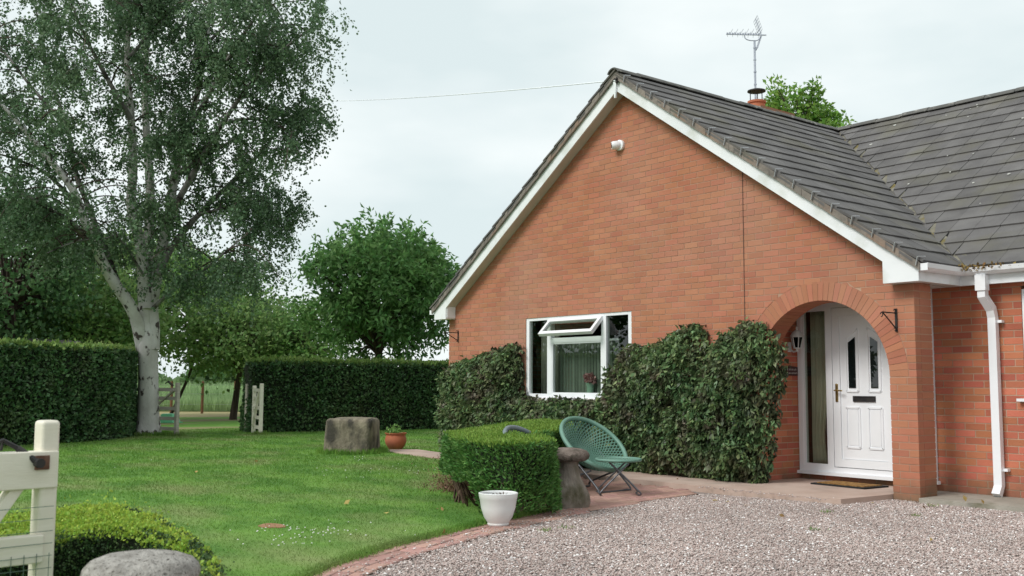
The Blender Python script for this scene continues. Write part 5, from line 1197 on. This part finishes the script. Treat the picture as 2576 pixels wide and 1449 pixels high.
b = MB(); q = [e1*-3.5+e2*.1, e1*.9+e2*.1, e1*.9+e2*1.4, e1*-3.5+e2*1.4]; b.prism([x+np.array((0, 0, -.02)) for x in q], [x+np.array((0, 0, sp_[2]-.14)) for x in q]); b.build('wall', DARKW, shed)

# ================================================================== ON AND AROUND THE HOUSE
# security camera
cp = np.array((-4.287, -.002, 4.487)); sc1 = thing('security_camera', 'white security camera high on the brick gable', 'security camera', cp)
b = MB(); b.tube([(0, 0, 0), (0, -.035, 0), (0, -.042, 0)], [.075, .075, .05], 20); autosmooth(b.build('base', UPVC, sc1), 40)
dv = norm(np.array((-.62, -.85, -.12))); b = MB(); c0 = np.array((-.02, -.055, .0)); b.tube([c0-dv*.055, c0-dv*.045, c0, c0+dv*.055, c0+dv*.075], [.02, .05, .062, .060, .052], 18); autosmooth(b.build('body', UPVC, sc1), 40)
b = MB(); b.tube([c0+dv*.072, c0+dv*.079], [.038, .034], 16); b.build('lens', PLAST, sc1)
# hanging basket brackets
def bracket(label, X, Zt, h, reach, dirx):
    t = thing('hanging_bracket', label, 'bracket', (X, -.003, Zt-h), group='hanging basket brackets')
    b = MB(); b.box(-.013, .013, -.008, 0, 0, h); b.build('back_bar', IRON, t)
    o = np.array((dirx[0], dirx[1], 0)); o = o/np.linalg.norm(o); b = MB()
    b.tube([(0, -.008, h*.80), tuple(o*reach+np.array((0, -.008, h*.80)))], .007, 6)
    b.tube([(0, -.008, h*.12), tuple(o*reach*.92+np.array((0, -.008, h*.76)))], .007, 6)
    for cz, r, u in ((h*.80-.025, .022, reach+.012), (h*.9, .018, .02), (h*.12, .018, .02)):
        b.tube([o*(u+r*math.cos(a))+np.array((0, -.008, cz+r*math.sin(a))) for a in np.linspace(0, 5.2, 14)], .0055, 5)
    b.build('arm', IRON, t)
bracket('black scrolled iron bracket on the brick right of the porch arch', -.205, 1.995, .245, .26, (0, -1))
bracket('thin black iron bracket near the left corner of the gable', -8.10, 2.06, .19, .26, (0, -1))
# porch lantern on the left wall of the porch
lx = AX-AR; lan = thing('porch_lantern', 'white six sided lantern on the left wall inside the porch', 'lantern', (lx, .63, 1.57))
b = MB(); b.box(.0, .012, -.03, .03, .02, .14); b.tube([(.01, 0, .05), (.06, 0, .02), (.115, 0, .03)], .010, 6); b.build('arm', LAMPW, lan)
hex6 = lambda r, z: [(.115+r*math.cos(math.pi/3*i+.4), r*math.sin(math.pi/3*i+.4), z) for i in range(6)]
b = MB(); lo6, hi6 = hex6(.042, .065), hex6(.072, .205)
for i in range(6):
    b.tube([lo6[i], hi6[i]], .0065, 5); b.tube([lo6[i], lo6[(i+1) % 6]], .007, 5); b.tube([hi6[i], hi6[(i+1) % 6]], .008, 5)
b.lathe([(.012, 0), (.02, .012), (.012, .03), (.040, .045)], 12, (.115, 0, .02)); b.build('frame', LAMPW, lan)
b = MB(); b.prism(hex6(.040, .067), hex6(.070, .204)); b.build('pane', GLASSD, lan)
b = MB(); b.lathe([(.086, 0), (.075, .02), (.055, .05), (.030, .072), (.012, .078), (.016, .095), (.005, .125)], 12, (.115, 0, .208)); autosmooth(b.build('cap', LAMPW, lan), 40)
# house name plate (its two lines are too small to read in the photograph)
sg_ = thing('name_plate', 'dark scrolled name plate with two pale lines on the porch wall', 'sign', (lx, .635, 1.30))
b = MB(); out_ = [(-.17, .0), (.17, .0), (.185, .03), (.19, .075), (.17, .10), (.10, .112), (.0, .118), (-.10, .112), (-.17, .10), (-.185, .05)]; b.prism([(.002, y, z) for y, z in out_], [(.014, y, z) for y, z in out_]); b.build('plate', SIGNM, sg_)
b = MB()
for z, w, n_ in ((.064, .115, 7), (.022, .135, 9)):
    for i in range(n_):
        y = -w+(i+.5)*2*w/n_; hgt = random.uniform(.018, .026); b.box(.0145, .0165, y-.009, y-.003, z, z+hgt); b.box(.0145, .0165, y+.001, y+.006, z, z+hgt*random.uniform(.5, 1))
b.build('lettering', SIGNT, sg_, kind='stuff')
# doormat
m0, m1, m2 = gp(2082, 1219, .07), gp(2212, 1235, .07), gp(2238, 1227, .07); ex_ = m1-m0; L = np.linalg.norm(ex_); 
mat_o = thing('doormat', 'black edged coir doormat on the porch slab below the front door', 'doormat', (-1.10, .42, .056), rad(-3))
b = MB(); b.box(-.36, .36, -.22, .22, 0, .016); b.build('backing', RUBBER, mat_o)
b = MB(); b.box(-.31, .31, -.17, .17, .0162, .024); b.build('pile', COIR, mat_o)
# curtain behind the side light, blinds and vase in the window
b = MB(); n_ = 40; A, B_ = [], []
for i in range(n_+1):
    u = i/n_; x = -1.90+.26*u; y = .90+.026*math.sin(u*30)+.012*math.sin(u*11); A.append((x, y, .24)); B_.append((x, y, 2.1))
V = []
for j in range(21):
    z = .24+1.86*j/20; nar = 1-.25*math.exp(-((z-.55)/.35)**2)
    for i in range(n_+1): V.append((-1.92+(A[i][0]+1.92)*nar, A[i][1], z))
F = [(j*(n_+1)+i, j*(n_+1)+i+1, (j+1)*(n_+1)+i+1, (j+1)*(n_+1)+i) for j in range(20) for i in range(n_)]
me = MB(); me.add(V, F); co_ = me.build('curtain', CURT, smooth=True); sm = co_.modifiers.new('solid', 'SOLIDIFY'); sm.thickness = .004
tag(co_, 'cream curtain gathered behind the glass beside the front door', 'curtain')
bl = thing('vertical_blind', 'grey green vertical slat blind behind the middle of the front window', 'blind', (-5.2, .24, 1.02))
b = MB(); b.box(-.62, .62, -.02, .02, .78, .81); b.build('head_rail', UPVC, bl)
sm_ = None
for i in range(19):
    b = MB(); x = -.60+i*.066; a = .35+random.uniform(-.12, .12); c_, s_ = .021*math.cos(a), .021*math.sin(a)
    b.hexa([(x-c_, -s_, 0), (x+c_, s_, 0), (x+c_, s_+.002, 0), (x-c_, -s_+.002, 0), (x-c_, -s_, .78), (x+c_, s_, .78), (x+c_, s_+.002, .78), (x-c_, -s_+.002, .78)]); b.build('slat', BLIND, bl)
b = MB(); V = []; F = []
for j in range(2):
    for i in range(15): V.append((-6.24+.42*i/14, .22+.016*math.sin(i*1.9), 1.0+j*1.15))
F = [(i, i+1, 16+i, 15+i) for i in range(14)]; b.add(V, F); o = b.build('curtain', mat('grey_curtain', (.15, .15, .125), (.19, .185, .155), rough=.95), smooth=True); o.modifiers.new('solid', 'SOLIDIFY').thickness = .004; tag(o, 'plain grey brown curtain at the left side of the front window', 'curtain')
MB().box(WX0, WX1, .106, .30, WZ0-.03, WZ0+.035).build('window_board', UPVC, house)
vz = thing('flower_vase', 'pale green vase of dusky pink flowers on the front window sill', 'vase', (-5.10, .17, WZ0+.036))
b = MB(); b.lathe([(.052, 0), (.056, .02), (.050, .08), (.052, .14), (.064, .19), (.058, .195), (.045, .14)], 20, capt=False); autosmooth(b.build('vase', VASE, vz), 50)
k = 260; d = norm(rng.normal(size=(k, 3)))*rng.uniform(.3, 1, (k, 1)); Pq = np.array((0, -.01, .25))+d*np.array((.085, .05, .06)); v, f = leaves(Pq, .045, .42, d+np.array((0, 0, .2)), .5); foliage('flowers', v, f, PETAL, vz)
# TV aerial on a mast by the chimney
ar = at(1899, 160, 18.95)[:2]; av = thing('tv_aerial', 'television aerial on a thin mast beside the chimney', 'aerial', (ar[0], ar[1], 5.0))
zt = at(1897, 100, 18.9)[2]-5.0; zb2 = at(1897, 83, 18.9)[2]-5.0
b = MB(); b.tube([(0, 0, .0), (0, 0, zt)], .020, 8)
for z in (zt-.12, zt-.35, zt-.58, zt-.82): b.tube([(0, 0, z-.012), (0, 0, z+.012)], .027, 8)
b.build('mast', ALU, av)
bd = norm(np.array((-.62, -.72, .03))); sx_ = np.array((-bd[1], bd[0], 0)); sx_ /= np.linalg.norm(sx_)
b = MB(); o0 = np.array((0, 0, zb2)); b.bar(o0-bd*.22, o0+bd*.52, .018, .018)
b.tube(resample([o0+bd*.18+np.array((0, 0, -.005)), o0+bd*.17+np.array((0, 0, -.07)), o0+bd*.10+np.array((0, 0, -.105)), o0+np.array((0, 0, -.11)), o0-bd*.06+np.array((0, 0, -.10)), o0-bd*.10+np.array((0, 0, -.05)), o0-bd*.10+np.array((0, 0, -.005))], .02), .010, 6); b.build('boom', ALU, av)
for i in range(13):
    q = o0+bd*(.50-i*.048); l = .13+.004*i; m = MB(); 
    for sg2 in (1, -1): m.tube([q+np.array((0, 0, .0)), q+sx_*l*sg2+np.array((0, 0, .055 if i % 2 else .0))+bd*-.03], .0035, 4)
    m.bar(q+np.array((0, 0, .0)), q+np.array((0, 0, .03)), .022, .02); m.build('element', ALU, av)
for sg2, nm in ((1, 'up'), (-1, 'dn')):
    m = MB(); d = norm(bd*(.34)+np.array((0, 0, sg2*1.0))); o1 = o0-bd*.13; Lr = .33 if sg2 > 0 else .30
    m.tube([o1, o1+d*Lr], .009, 5)
    for k in range(6): m.tube([o1+d*Lr*(k+1)/6-sx_*.17, o1+d*Lr*(k+1)/6+sx_*.17], .0035, 4)
    for k in (-.17, -.085, .085, .17): m.tube([o1+d*.05+sx_*k, o1+d*Lr+sx_*k], .003, 4)
    m.build('reflector', ALU, av)
# overhead cable from the gable towards a pole out of sight on the left
c0 = np.array((XM+.05, OV-.045, 5.33)); c1 = at(700, 250, 44); pts = [c0+(c1-c0)*t+np.array((0, 0, -.16*4*t*(1-t))) for t in np.linspace(0, 1, 24)]
b = MB(); b.tube(pts, .009, 5); tag(b.build('overhead_cable', CABLE), 'thin pale overhead cable running from the gable apex to the left', 'cable')
b = MB(); b.tube(resample([c0+(0, .0, 0), c0+np.array((-.10, .03, .03)), c0+np.array((-.22, .04, -.08))], .02), .006, 5); b.build('cable_loop', IRON, house)
